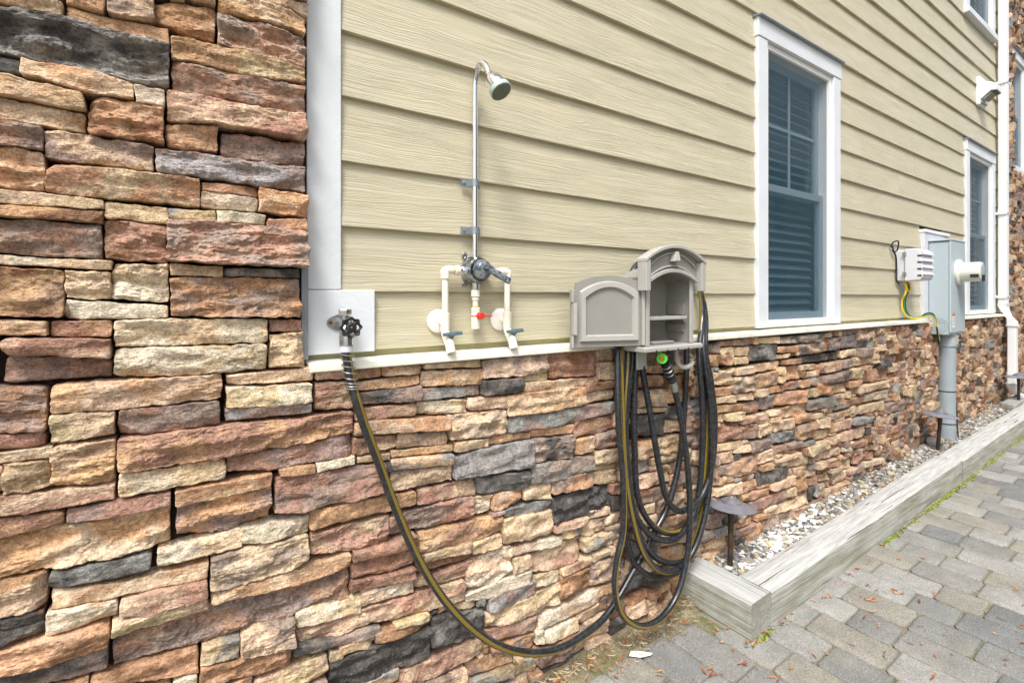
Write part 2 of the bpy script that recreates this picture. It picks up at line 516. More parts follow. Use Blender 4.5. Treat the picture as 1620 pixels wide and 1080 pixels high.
# ------------------------------------------------------------------ the stones of the wall, measured: colour code, then stations of (x, top, bottom)
# A, B, C, D, E, G are blocks of measurements with their own origin and scale (photo pixels = origin + value / scale)
ORG = {'A': (0, 0, 3), 'B': (0, 360, 3), 'C': (0, 720, 3), 'D': (540, 540, 3), 'E': (480, 720, 3), 'F': (940, 540, 2.3), 'G': (1080, 480, 3)}
STONES = {'A': '''
TO -60 -80 0 120 -40 45 300 15 82|OB 310 -60 20 500 -30 68|TP 505 -40 70 735 -10 102|OB 725 -20 100 810 -10 125 1025 25 200
T 930 -60 -10 1025 -40 18|O 308 22 78 480 68 130 805 130 210|KG -60 10 235 300 85 315 560 165 375 805 215 422|K -60 235 325 95 275 355
TO 97 272 350 400 330 440 635 400 475|W 640 402 488 785 432 512|YO -60 325 440 0 342 450 405 450 530|TO -60 440 565 0 455 572 240 500 600 405 540 628
RP -60 570 675 0 575 685 205 600 710|OB 420 480 635 480 455 640 640 490 665 780 515 685|TP 207 608 750 460 645 775 730 685 808|TO -60 675 880 0 688 885 207 715 905
OT 212 800 905 260 778 915 600 800 950 950 850 980|T 1260 -30 0 1380 -5 40 1462 20 92|OT 1035 -15 55 1250 0 98 1380 45 135 1450 95 172|PR 1033 60 210 1250 105 265 1455 180 320
OY 812 165 275 1100 225 340 1300 285 380 1447 335 398|RP 812 280 425 1100 340 470 1300 380 510 1450 402 540|TR 792 430 570 1000 465 590 1250 520 630 1455 545 665|OR 785 575 690 1035 605 722
PR 1048 618 740 1250 645 765 1452 675 790|GP 738 698 815 1000 730 850 1250 770 885 1447 795 908|OT 950 860 900 1225 882 935|WT 952 898 980 1222 935 1003|OT 1228 888 1000 1465 925 1032
YT -60 880 960 0 890 965 490 945 998|OB -60 962 1020 0 970 1028 490 1000 1062|TY 495 950 1035 797 982 1065|YG 800 985 1035 1022 995 1050|WY 1025 998 1052 1260 1020 1070|RO 1268 1035 1088 1462 1040 1095''',
'B': '''
PR -60 -50 120 0 -48 122 485 -15 148|RB 493 -40 150 790 -10 168|PR 790 -40 158 1100 -20 180 1455 15 192|TW -60 120 172 0 128 175 300 145 188 535 155 202
OB -60 178 420 0 182 420 300 200 430|YT 306 203 338 525 210 342|WT 520 215 330 545 168 340 800 172 360|W 285 395 420 310 340 435 560 355 435 797 368 430
YT 805 168 228 1060 185 235|KG 1062 190 232 1425 195 240|OP 807 235 420 1100 235 425 1425 245 425|TO -60 430 510 0 432 512 228 445 512|RO 232 440 518 530 442 522
RT 8 535 585 40 522 605 530 525 620|PR 5 630 740 40 605 742 530 630 715|WT 538 440 570 800 430 562 1272 432 545|WY 540 580 700 600 572 710 900 562 700 1262 548 668
RP 1280 435 497 1437 435 495|TY 1278 505 667 1442 498 660|PB -60 755 975 0 755 972 220 752 968|R -60 980 1065 0 978 1060 212 972 1038
TO 243 755 885 300 738 880 700 715 850 1052 692 808|YT 240 890 1018 545 865 985|PR 562 865 990 800 840 965 1045 815 935|OT 1075 695 748 1490 660 725
YW 1070 755 855 1300 745 850 1480 735 828|PG 1068 858 920 1480 832 880|RT 1499 675 728 1645 668 715|RT 1495 735 870 1672 725 855
RO 562 1000 1158 1075 930 1085 1400 905 1030 1672 865 968|RP 1078 1088 1160 1300 1050 1150 1500 1010 1110 1672 972 1090''',
'C': '''
WT -60 -5 45 0 -15 38 250 -45 10|YB 5 45 185 250 15 155|OT 238 -30 150 300 -55 150 548 -75 132|RT -60 205 300 0 190 295 545 135 205
RP 318 260 325 560 210 290 808 170 235|RO -60 320 420 0 305 405 300 262 330|YW 560 88 198 1073 10 105|YO 830 165 245 1288 80 145
OP 832 250 405 1050 195 370 1288 150 310|TO -60 430 620 0 405 595 400 325 525 810 240 430|O 1325 62 102 1495 38 80|W 1500 35 80 1680 0 40
RP 1303 104 280 1440 84 262 1830 32 170|Y 1695 5 38 1850 -20 22|W 1150 345 430 1470 280 375|WT 742 455 542 1155 350 435|GK 225 570 652 720 468 545
O 1470 265 358 1740 205 290 1980 170 240|RT 1475 375 478 1700 320 455 1855 285 410|RP 1852 300 390 2040 240 350 2260 195 290|TP 998 490 645 1100 460 620 1468 375 510
OT 1005 648 703 1440 530 600 1665 462 528|TO 232 660 745 600 600 670 990 510 590|TR 570 685 755 700 650 745 988 590 670|WY 220 745 865 560 685 760
YT 530 780 862 990 665 735|TO -60 605 775 0 595 772 218 570 725|KB -60 790 935 0 780 918 212 735 848|OB -60 935 1060 0 920 1045 240 865 1005 520 790 905
PK -60 1065 1150 0 1050 1130 180 1010 1120 510 915 1040|PR 530 870 1040 800 800 950 1000 720 910 1400 610 770 1665 540 695|OB 420 1080 1150 530 1045 1120 945 920 1040
YG 955 915 1005 1138 855 965|TP 1140 850 955 1400 765 895|OB 950 1010 1100 1385 905 1000|WY 1405 745 828 1725 665 752
TR 1408 835 890 1480 820 905 1800 715 800 2210 588 690|KP 1393 900 950 1620 860 900 1810 805 865|TY 1200 1075 1180 1560 935 1055|W 815 1085 1150 935 1040 1120''',
'D': '''
RO 60 130 178 188 122 170|OT 190 118 165 375 105 155|TO 60 195 235 240 172 225 370 158 205|PK 85 240 300 380 207 280|YT 387 105 128 665 85 122
TO 380 140 215 675 128 208|GP 388 225 285 665 210 258|TP 670 90 175 850 65 165 980 55 145|RB 985 50 175 1210 38 160|YT 1213 35 98 1300 28 90|YT 1213 100 180 1300 95 178
KP 670 182 258 862 170 238|YT 857 162 195 982 148 185|TR 862 195 240 1100 175 222 1222 165 190|RB 1158 200 242 1290 182 220|TO 785 255 355 960 232 335 1157 208 300
T 1160 245 298 1297 225 272|TR 608 270 328 795 255 318|YW 360 290 352 608 275 345|RT 65 320 375 200 300 365 358 292 350|PG 785 360 438 1000 330 410 1300 285 335
TP 510 350 470 782 322 440|OT 60 380 448 140 370 440 510 355 415|TP 265 440 508 505 420 490|RT 55 455 540 262 445 505|RB 1112 380 460 1295 345 415|O 905 425 460 1112 390 438
OY 700 450 495 905 430 462|TY 535 475 530 697 455 500|G 535 545 660 700 500 625 910 465 590|PK 908 465 580 1118 445 548|PG 897 590 678 1050 560 660 1200 538 605
GK 648 650 730 893 605 690|OT 1115 465 540 1205 445 520|RP 1207 440 510 1312 412 490|T 1205 520 588 1320 500 575|Y 1200 590 618 1320 575 605|T 1197 620 685 1325 605 675
OP 1003 660 728 1195 615 690|YT 868 690 755 1002 665 748|RT 362 710 782 643 655 735|WT 638 740 832 718 725 810|OT 720 728 810 862 690 765|K 1005 750 865 1160 700 850 1280 685 775
R 1282 675 725 1330 670 720|K 1284 730 800 1330 725 795|G 778 800 838 860 775 835 1018 745 795|YT 770 845 970 1008 800 910|TR 1010 875 915 1170 825 860|T 1172 815 850 1283 775 820
YG 1050 900 945 1158 862 910|TP 1160 855 935 1258 835 905|T 1260 840 880 1325 800 860|YG 1150 940 1005 1288 895 960|TG 1290 880 950 1330 865 940|WR 805 985 1025 1048 918 965
YO 238 520 555 535 485 525|YG 238 560 615 533 530 582|TP 235 620 718 530 587 662|YT 75 545 580 235 528 562''',
'E': '''
TY 125 925 985 190 925 960|YO 172 905 950 335 850 905|OB 337 840 893 605 760 800|K 125 985 1110 340 900 1078 605 800 945|KG 608 770 930 720 745 900 860 735 850
RB 232 455 498 500 388 440|RB 228 510 600 400 460 560 530 450 520|R 228 602 655 535 532 585|WT 280 650 725 525 585 655|TR 527 580 635 640 570 615 778 508 580
OR 553 370 470 700 340 450 955 280 360|YT 570 470 515 795 405 460|RB 545 530 570 812 445 490|YT 800 415 475 945 370 440|WT 778 510 640 900 460 605 990 430 555
YT 993 490 565 1080 470 535|RT 1083 480 560 1200 430 550 1320 385 500|W 775 665 705 900 600 680 1088 535 600|PG 882 680 752 1000 625 720 1108 590 655|YW 1092 580 645 1222 540 600
TY 868 760 830 1050 685 775 1225 605 700|TR 1225 540 575 1372 470 520|OB 1224 577 690 1360 532 620|WT 1118 770 838 1250 710 780 1412 625 690|RP 868 840 905 1115 760 830
OP 900 925 985 1105 840 915|W 1100 830 900 1138 820 890|YW 1140 840 900 1308 770 830|TY 1310 765 820 1405 700 755|T 1375 470 510 1450 440 475|PT 1363 520 628 1490 470 590
RT 462 1030 1110 650 950 1040 845 870 935|TG 280 1085 1130 460 1010 1080|OP 775 985 1065 1000 935 985|YG 800 1068 1110 1000 990 1060|YG 1002 975 1060 1100 960 1020|TP 580 1070 1120 770 1000 1060
YW 715 715 745 830 690 730|G 832 690 730 870 680 725|WY 430 792 812 600 738 775|TO 1376 640 690 1480 600 640''',
'F': '''
OT 165 88 120 330 85 118|RB 150 130 172 260 124 168|TP 155 180 240 262 172 235|OY 265 175 230 345 165 222|Y 150 246 263 262 238 256|K 155 268 345 254 262 340|GK 258 238 282 330 232 275|YT 257 288 335 325 280 328
PR 330 235 330 350 232 328|TO 158 368 430 320 338 400|P 322 340 380 360 335 375|GP 150 435 490 208 425 470|YT 212 425 455 360 385 422|OT 150 496 542 250 470 515|PR 150 547 600 278 518 570|PO 280 490 530 360 450 500
Y 170 606 640 235 580 618|PT 236 580 640 330 545 610|TO 330 540 590 400 505 560|K 330 505 535 360 500 530|T 140 640 680 230 628 670|RT 232 648 700 330 618 672|TW 332 600 640 400 570 612
OP 150 690 730 240 680 720|T 242 708 755 340 680 730|GK 140 735 790 225 725 780|TO 228 765 820 330 738 795|PG 342 690 740 400 660 710|WT 150 800 840 226 790 830|GK 120 850 910 250 835 890|TG 255 830 880 330 800 850|TO 335 750 800 400 720 780''',
'G': '''
KP 120 192 240 178 184 235|TR 180 182 205 335 165 200|YB 180 210 290 242 205 295|OB 122 245 300 178 240 298|Y 360 165 192 458 155 190|TY 243 212 252 320 205 250|OY 245 258 292 315 252 285
KG 318 200 275 447 192 268|PK 460 160 192 670 140 180|OR 449 205 235 540 198 232|TP 542 195 250 670 180 235|T 672 145 165 712 135 160|OB 674 170 230 705 165 225|PG 708 170 225 755 155 220|GP 757 155 215 840 145 208
T 450 245 265 515 235 255|RB 475 270 292 568 260 285|K 570 255 285 760 232 268|T 765 228 262 830 215 245|YT 148 325 388 243 305 390|T 247 308 343 335 295 333|TO 337 292 330 470 272 312
PT 245 350 428 343 342 408|OP 347 345 408 447 318 385|Y 449 312 340 480 300 335|YO 453 345 380 485 340 372|O 487 305 365 568 290 360|TO 570 295 320 648 288 315|T 577 330 355 640 322 345|TR 650 295 335 760 272 315
P 764 270 312 818 262 300|T 820 258 298 905 252 285|O 150 400 440 232 395 438|T 247 432 462 333 422 458|T 335 408 448 406 402 440|YT 155 448 475 245 434 468|OB 410 400 430 500 380 410|RP 502 378 412 558 368 405
OT 560 365 402 610 358 395|GP 612 350 390 658 345 385|PK 660 345 382 798 315 360|Y 800 310 358 848 302 352|OR 850 320 382 980 300 360|O 155 485 522 293 475 510|OP 295 477 525 376 455 520|PG 378 445 508 450 432 498
OR 453 430 488 606 405 465|YO 608 405 450 643 400 440|OB 645 380 440 700 372 430|TO 702 390 430 776 377 415|O 778 370 400 838 360 392|TY 830 397 430 965 364 400|Y 155 530 570 203 525 565|YT 205 525 560 290 512 550
TR 283 547 578 411 517 548|T 413 512 538 463 504 530|TO 467 500 550 603 467 530|GP 605 462 512 720 437 490|PT 722 432 485 762 427 480|RO 775 455 495 870 440 475|TW 872 432 470 975 407 445|RB 160 572 668 280 557 640
PR 282 582 652 365 568 640|T 365 547 575 418 542 570|YO 420 540 568 466 532 560|TY 367 580 638 443 562 620|T 445 557 615 538 544 595|RO 540 532 575 620 517 555|Y 625 525 550 681 517 545|Y 683 490 528 728 480 522
KG 430 622 668 543 597 640|OP 545 580 650 636 560 635|YT 640 550 595 703 540 590|TR 712 570 612 803 542 590|G 808 547 580 895 532 560|OY 730 522 545 806 502 530|YT 845 490 528 953 462 505|P 955 480 525 1055 452 505
YT 158 675 708 298 648 682|T 243 690 715 323 667 705|P 325 657 710 425 642 685|TO 165 717 760 241 697 750|RP 440 682 720 500 662 700|GT 503 682 700 638 642 668|YT 640 607 650 705 594 640|T 362 712 765 440 684 742
T 442 735 758 560 702 725|TY 592 682 725 693 644 695|TR 697 637 672 870 577 630|PO 170 772 820 358 714 790|TO 150 832 870 245 807 845|YT 250 802 828 370 772 800|O 372 767 800 435 750 788|K 360 804 865 503 767 835
T 505 737 780 603 717 765|TR 632 722 755 706 692 730|T 708 692 725 755 677 715|W 758 684 705 803 679 698|R 805 662 690 872 642 672|T 145 887 915 273 842 900|OR 278 852 905 358 832 885|TO 415 857 888 533 814 860
O 537 827 895 586 817 882|RB 588 842 872 638 827 860|T 585 802 830 653 787 818|OY 642 817 850 703 802 840|TR 645 757 790 738 730 770|PT 705 782 825 760 767 805|Y 762 742 792 815 732 780|OR 280 912 950 413 870 905
PR 318 942 990 488 884 930|Y 490 877 920 533 867 908|TG 555 922 955 598 892 930|GY 627 862 920 678 852 905|TR 680 847 880 720 837 870|T 722 812 862 782 792 840|PT 785 792 815 858 764 795|WT 860 752 780 942 727 752
RB 818 722 765 908 692 730|PT 942 717 745 985 707 740|TR 405 987 1015 600 895 945|RP 100 1002 1080 193 987 1060|K 197 1000 1050 265 990 1040|YO 270 1042 1070 340 1007 1040|O 345 1007 1035 408 987 1015'''}
SC = {'T': srgb(212, 182, 150), 'O': srgb(196, 152, 112), 'W': srgb(220, 204, 178), 'Y': srgb(202, 176, 136), 'R': srgb(176, 134, 112),
      'P': srgb(156, 134, 122), 'G': srgb(150, 147, 143), 'K': srgb(90, 86, 83), 'B': srgb(148, 108, 78)}
SC = {k: np.array(v) * .9 + .1 * float(np.dot(v, (.3, .6, .1))) for k, v in SC.items()}
rng = np.random.RandomState(11)
FACE = -0.076
LEDGE_Z = 1.089

def parse():
    out = []
    for blk, txt in STONES.items():
        ox, oy, k = ORG[blk]
        for item in txt.replace('\n', '|').split('|'):
            item = item.split()
            if not item: continue
            v = list(map(float, item[1:]))
            st = []
            for i in range(0, len(v), 3):
                a = at(ox + v[i] / k, oy + v[i + 1] / k, FACE)
                b = at(ox + v[i] / k, oy + v[i + 2] / k, FACE)
                st.append((a.x, a.z, b.z))
            out.append((item[0], st))
    return out
def fill_regions():                               # areas of the wall that carry stone: (s0, s1, z0, z1)
    return [(-0.62, 0.262, -0.14, 2.35), (0.262, 7.09, -0.12, LEDGE_Z), (7.09, 9.2, 0.0, 4.6)]
WIN4 = (7.21, 7.95, 2.62, 3.95)
def lay_stones():
    stones = parse()
    cell = 0.005
    S0, S1, Z0, Z1 = -0.65, 9.25, -0.15, 4.65
    nx, nz = int((S1 - S0) / cell), int((Z1 - Z0) / cell)
    occ = np.ones((nx, nz), bool)
    for (a, b, c, d) in fill_regions():
        occ[int((a - S0) / cell):int((b - S0) / cell), int((c - Z0) / cell):int((d - Z0) / cell)] = False
    a, b, c, d = WIN4
    occ[int((a - S0) / cell):int((b - S0) / cell), int((c - Z0) / cell):int((d - Z0) / cell)] = True
    keep = []
    for code, st in stones:
        xs = [p[0] for p in st]
        i0, i1 = int((xs[0] - S0) / cell + .5), int((xs[-1] - S0) / cell + .5)
        for i in range(max(i0, 0), min(i1, nx)):
            x = S0 + (i + .5) * cell
            zt = np.interp(x, xs, [p[1] for p in st]); zb = np.interp(x, xs, [p[2] for p in st])
            occ[i, max(int((zb - Z0) / cell), 0):min(int((zt - Z0) / cell + 1), nz)] = True
        keep.append((code, st))
    # the rest of the wall: lay stones course by course into whatever is still free
    codes = ['T', 'TO', 'OT', 'OB', 'YT', 'YB', 'TR', 'RP', 'P', 'PB', 'OB', 'RB', 'BP', 'G', 'K', 'TY', 'OP', 'PT', 'TP', 'B', 'PG', 'TB']
    for j in range(nz):
        i = 0
        while i < nx:
            if occ[i, j]:
                i += 1
                continue
            e = i
            while e < nx and not occ[e, j]: e += 1
            run = e - i
            wv = min(run, int(rng.choice([16, 20, 26, 34, 44]) * (0.8 + 0.4 * rng.rand())))
            if run - wv < 9: wv = run if run < 56 else run // 2
            hv = int(rng.choice([9, 11, 13, 16, 20]))
            h = 1
            while h < hv + 3 and j + h < nz and not occ[i:i + wv, j + h].any(): h += 1
            if h >= hv: h = hv if j + hv + 4 < nz and not occ[i:i + wv, j + hv:j + min(hv + 4, nz - j)].any() else h
            occ[i:i + wv, j:j + h] = True
            if wv >= 4 and h >= 3:
                x0, x1 = S0 + i * cell, S0 + (i + wv) * cell
                zb, zt = Z0 + j * cell, Z0 + (j + h) * cell
                jj = lambda: (rng.rand() - .5) * 0.006
                if wv > 22 and h >= 18 and rng.rand() < .5:
                    zm = zb + (zt - zb) * (0.4 + .2 * rng.rand())
                    keep.append((codes[rng.randint(len(codes))], [(x0, zm + jj(), zb), (x1, zm + jj(), zb)]))
                    keep.append((codes[rng.randint(len(codes))], [(x0, zt, zm), (x1, zt, zm)]))
                else:
                    keep.append((codes[rng.randint(len(codes))], [(x0, zt + jj(), zb + jj()), (x1, zt + jj(), zb + jj())]))
            i += wv
    return keep

def edge_grid(L, e, cell):
    inner = max(2, int(round((L - 2 * e) / cell)))
    k = [0, e * .12, e * .4, e] if e > cell * 0.7 else [0, e]
    return np.array(k + list(np.linspace(e, L - e, inner + 1)[1:-1]) + [L - q for q in k[::-1]])
def stone_geo(code, st, cell, seed):
    r = np.random.RandomState(seed)
    xs = np.array([p[0] for p in st]); zts = np.array([p[1] for p in st]); zbs = np.array([p[2] for p in st])
    g = 0.0005
    x0, x1 = xs[0] + g, xs[-1] - g
    W = x1 - x0
    Hm = max(float(np.mean(zts - zbs)) - 2 * g, 0.008)
    e = min(0.0018 + 0.0026 * r.rand(), 0.2 * min(W, Hm))
    a = edge_grid(W, e, cell)
    b = edge_grid(Hm, e, cell) / Hm
    a = np.concatenate([[a[0]], a, [a[-1]]]); b = np.concatenate([[0.0], b, [1.0]])
    na, nb = len(a), len(b)
    A, B_ = np.meshgrid(a, b, indexing='ij')
    ox, oz = r.rand() * 90, r.rand() * 90
    X = x0 + A
    zt = np.interp(X, xs, zts) - g
    zb = np.interp(X, xs, zbs) + g
    amp = min(0.0034, 0.055 * Hm + 0.0008)
    zt = zt + pn(X * 28 + ox, oz) * amp + pn(X * 80 + ox, oz + 5) * amp * .45 - amp * .1
    zb = zb + pn(X * 28 + ox, oz + 9) * amp + pn(X * 80 + ox, oz + 14) * amp * .45 + amp * .1
    rc = min(0.007, 0.16 * Hm) * (0.2 + r.rand())
    ed = np.minimum(A, W - A)
    cr = np.where(ed < rc, rc - np.sqrt(np.maximum(rc ** 2 - (rc - ed) ** 2, 0)), 0)
    zt = zt - cr * .8; zb = zb + cr * .8
    Z = zb + (zt - zb) * B_
    fa = A / W
    ej = pn(Z * 30 + oz, ox) * 0.0035 + pn(Z * 90 + oz, ox + 4) * 0.0015
    X = X + ej * np.where(fa < .5, 1 - fa * 2, 0) + pn(Z * 30 + oz, ox + 8) * 0.0035 * np.where(fa > .5, fa * 2 - 1, 0)
    # relief of the split face
    base = 0.0 + r.randn() * (0.008 if st[0][0] < 2.6 else 0.012)
    xc, zc = (A - W / 2), (B_ - .5) * Hm
    h = base + xc * r.uniform(-.05, .05) + zc * r.uniform(-.16, .22)
    hs_ = min(0.02, 0.28 * Hm) * r.uniform(.65, 1.35)
    n1 = pn(X * 16 + ox, Z * 24 + oz)
    for q in range(r.randint(1, 4)):
        ph = r.choice([math.pi / 2, -math.pi / 2, 0, math.pi]) + r.randn() * .5
        ext = abs(math.cos(ph)) * W / 2 + abs(math.sin(ph)) * Hm / 2
        k = r.uniform(.3, 1.0)
        rr = ext - r.uniform(.1, .8) * min(ext, 0.045)
        h = np.minimum(h, base + 0.004 - k * ((xc * math.cos(ph) + zc * math.sin(ph)) - rr) + n1 * 0.004)
    wx = X + pn(X * 40 + ox, Z * 40 + oz) * .006
    def rdg(fx, fz, q): return 1 - 2 * np.abs(pn(wx * fx + ox + q, Z * fz + oz + q))
    h = h + n1 * hs_ * .08 + (rdg(15, 26, 3) - .4) * hs_ * .20 + (rdg(34, 52, 9) - .4) * hs_ * .09
    stp = pn(wx * 11 + ox + 50, Z * 34 + oz) * 3
    h = h + (np.floor(stp) + np.clip((stp - np.floor(stp)) * 4 - 1.5, 0, 1)) * hs_ * .22
    if cell < 0.012:
        h = h + (rdg(75, 110, 21) - .4) * hs_ * .07 + pn(X * 160 + ox, Z * 200 + oz) * hs_ * .06
        h = h + pn(X * 14 + ox, Z * 120 + oz + 20) * hs_ * .08
    h = np.maximum(h, base - 0.026)
    dd = np.minimum(np.minimum(A, W - A), np.minimum(B_, 1 - B_) * Hm)
    q = 1 - np.clip(dd / e, 0, 1)
    h = h - e * .9 * (1 - np.sqrt(np.maximum(1 - q * q, 0)))
    Y = FACE - h
    sk = np.zeros_like(Y, bool); sk[0] = sk[-1] = True; sk[:, 0] = sk[:, -1] = True
    Y[sk] = -0.026
    V = np.stack([X, Y, Z], -1).reshape(-1, 3)
    idx = np.arange(na * nb).reshape(na, nb)
    F = np.stack([idx[:-1, :-1], idx[1:, :-1], idx[1:, 1:], idx[:-1, 1:]], -1).reshape(-1, 4)
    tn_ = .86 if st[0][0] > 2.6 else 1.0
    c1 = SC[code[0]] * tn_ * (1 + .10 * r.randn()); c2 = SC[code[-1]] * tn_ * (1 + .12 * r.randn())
    c1 = c1 * (1 + .018 * r.randn(3)); c2 = c2 * (1 + .018 * r.randn(3))
    m = pn(X * 9 + ox + 30, Z * 16 + oz) + .6 * pn(X * 26 + ox, Z * 40 + oz + 30)
    m = np.clip(m * 1.6 + .38, 0, 1)[..., None]
    tone = 1 + .16 * pn(X * 38 + ox, Z * 50 + oz + 44)[..., None]
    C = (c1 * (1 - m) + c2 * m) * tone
    C = np.clip(C.reshape(-1, 3), 0.01, .9)
    return V, F, np.concatenate([C, np.full((len(C), 1), r.uniform(.25, 1.0))], 1)

# ------------------------------------------------------------------ stone wall
stone_wall = thing('stone_wall', (0, 0, 0), 'ledgestone veneer wall of tan, rust and grey blocks under white ledge', 'wall')
bk = MB()
bk.box(-0.65, 0.268, -0.03, 0.06, -0.3, 2.4).box(0.268, 7.085, -0.031, 0.06, -0.3, 1.088)
bk.box(7.085, 7.21, -0.03, 0.06, -0.3, 4.65).box(7.95, 9.25, -0.03, 0.06, -0.3, 4.65).box(7.21, 7.95, -0.0302, 0.06, -0.3, 2.62).box(7.21, 7.95, -0.0302, 0.06, 3.95, 4.65)
bk.build('mortar_backing', M['mortar'], stone_wall)
LAID = lay_stones()
info = []
for n, (code, st) in enumerate(LAID):
    ps = [proj((p[0], FACE, z)) for p in (st[0], st[-1]) for z in (p[1], p[2])]
    pw = max(p[0] for p in ps) - min(p[0] for p in ps)
    ph = (abs(ps[0][1] - ps[1][1]) + abs(ps[2][1] - ps[3][1])) / 2
    vis = max(p[0] for p in ps) > 0 and min(p[0] for p in ps) < 1620 and max(p[1] for p in ps) > 0 and min(p[1] for p in ps) < 1080
    pxm = pw / max(st[-1][0] - st[0][0], 1e-3)
    pxz = ph / max(np.mean([p[1] - p[2] for p in st]), 1e-3)
    info.append((pw * ph if vis else 0, n, max(2.5 / max(math.sqrt(pxm * pxz), 1), 0.0036)))
order = sorted(info, reverse=True)
Vs, Fs, Cs, off = [], [], [], 0
for rank, (area, n, cell) in enumerate(order):
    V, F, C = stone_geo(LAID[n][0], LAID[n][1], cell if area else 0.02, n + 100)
    if rank < 300:
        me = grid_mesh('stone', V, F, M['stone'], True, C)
        me.set_sharp_from_angle(angle=math.radians(32))
        o = bpy.data.objects.new('stone', me)
        link(o, stone_wall)
    else:
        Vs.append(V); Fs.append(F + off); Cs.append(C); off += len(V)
me = grid_mesh('small_stones', np.concatenate(Vs), np.concatenate(Fs), M['stone'], True, np.concatenate(Cs))
me.set_sharp_from_angle(angle=math.radians(30))
o = bpy.data.objects.new('small_stones', me)
tag(link(o, stone_wall), kind='stuff')
def ledge_piece(s0, s1):
    prof = [(-0.008, 1.1135), (-0.060, 1.1115), (-0.096, 1.1095), (-0.098, 1.0915), (-0.094, 1.0895), (-0.008, 1.0895)]
    MB().prism([(s0, y, z) for y, z in prof], (s1 - s0, 0, 0)).build('ledge', M['ledge'], stone_wall, bevel=0.002)
ledge_piece(0.266, 4.70)
ledge_piece(5.245, 6.95)
# ------------------------------------------------------------------ ground: one sheet to the horizon, then paving
def sheet(name, x0, x1, y0, y1, h, mat, parent=None, kind='structure'):
    V = [(x0, y0, gz(x0) + h), (x1, y0, gz(x1) + h), (x1, y1, gz(x1) + h), (x0, y1, gz(x0) + h)]
    o = bpy.data.objects.new(name, raw_mesh(name, V, [(0, 1, 2, 3)], mat))
    link(o, parent)
    return tag(o, kind=kind) if parent is None else o
sheet('ground', -150, 150, -150, 150, -0.075, M['ground'])
paving = thing('paving', (2, -1, 0), None, None)
tag(paving, kind='structure')
sheet('joint_sand', -1.5, 9.5, -2.7, 0.02, -0.009, M['sand'], paving)
def paver_mesh(L, Wd, seed):
    r = np.random.RandomState(seed)
    e = 0.011
    a = np.array([0, 0, 0.002, 0.006, e] + list(np.linspace(e, L - e, 7)[1:-1]) + [L - e, L - .006, L - .002, L, L])
    b = np.array([0, 0, 0.002, 0.006, e] + list(np.linspace(e, Wd - e, 5)[1:-1]) + [Wd - e, Wd - .006, Wd - .002, Wd, Wd])
    A, B_ = np.meshgrid(a, b, indexing='ij')
    o1 = r.rand() * 50
    dd = np.minimum(np.minimum(A, L - A), np.minimum(B_, Wd - B_))
    q = 1 - np.clip(dd / e, 0, 1)
    h = -0.011 * (1 - np.sqrt(np.maximum(1 - q * q, 0))) + pn(A * 18 + o1, B_ * 18) * 0.0022
    rc = 0.017
    ea, eb = np.minimum(A, L - A), np.minimum(B_, Wd - B_)
    ca = np.where(eb < rc, rc - np.sqrt(np.maximum(rc ** 2 - (rc - eb) ** 2, 0)), 0) * .55
    cb = np.where(ea < rc, rc - np.sqrt(np.maximum(rc ** 2 - (rc - ea) ** 2, 0)), 0) * .55
    wob = pn(B_ * 25 + o1, 3 + o1) * 0.003
    X = A + np.where(A < L / 2, 1, -1) * ca * np.clip(1 - ea / .04, 0, 1) + wob * np.clip(1 - ea / .04, 0, 1)
    Y = B_ + np.where(B_ < Wd / 2, 1, -1) * cb * np.clip(1 - eb / .04, 0, 1) + pn(A * 25 + o1, o1) * 0.003 * np.clip(1 - eb / .04, 0, 1)
    sk = np.zeros_like(h, bool); sk[0] = sk[-1] = True; sk[:, 0] = sk[:, -1] = True
    h[sk] = -0.05
    V = np.stack([Y - Wd / 2, -(X - L / 2), h], -1).reshape(-1, 3)     # long axis runs out from the wall
    na, nb = A.shape
    idx = np.arange(na * nb).reshape(na, nb)
    F = np.stack([idx[:-1, :-1], idx[1:, :-1], idx[1:, 1:], idx[:-1, 1:]], -1).reshape(-1, 4)[:, ::-1]
    F = F[:, ::-1]
    C = np.ones((len(V), 3)) * (1 + .06 * pn(V[:, 0] * 20 + o1, V[:, 1] * 20)[:, None])
    return V, F, C
ROW = 0.1535
LENS = [0.152, 0.188, 0.226, 0.262]
PV = {(k, v): paver_mesh(L - 0.0025, ROW - 0.0025, 40 + 7 * k + v) for k, L in enumerate(LENS) for v in range(4)}
PM = {k: grid_mesh('paver', *v[:2], M['paver'], True, v[2]) for k, v in PV.items()}
prnd = random.Random(5)
cand = []
pal = [srgb(145, 144, 140), srgb(138, 137, 133), srgb(131, 130, 126), srgb(123, 123, 121), srgb(113, 114, 114), srgb(136, 133, 124), srgb(116, 117, 117)]
for i in range(-19, 47):
    xc = 2.14 + ROW * (i + .5)
    y = (-0.145 if xc < 1.66 else -0.36) + prnd.uniform(-.12, .0) * (1 if xc > 1.66 else .35) + (0.10 if xc > 1.66 else 0)
    while y > -2.55:
        k = prnd.choices(range(4), [3, 3, 5, 1.5])[0]
        L = LENS[k]
        d = min(max((-(y) - .35) / .8 + (xc - 2) * .10, 0), 1)
        ci = prnd.choice([0, 1, 2, 5, 0]) if prnd.random() > .18 + .5 * d else prnd.choice([3, 4, 6, 3])
        cand.append((xc, y - L / 2, k, prnd.randrange(4), pal[ci], prnd.uniform(-.003, .003), prnd.uniform(-.012, .012)))
        y -= L
Vs, Fs, Cs, off = [], [], [], 0
npv = 0
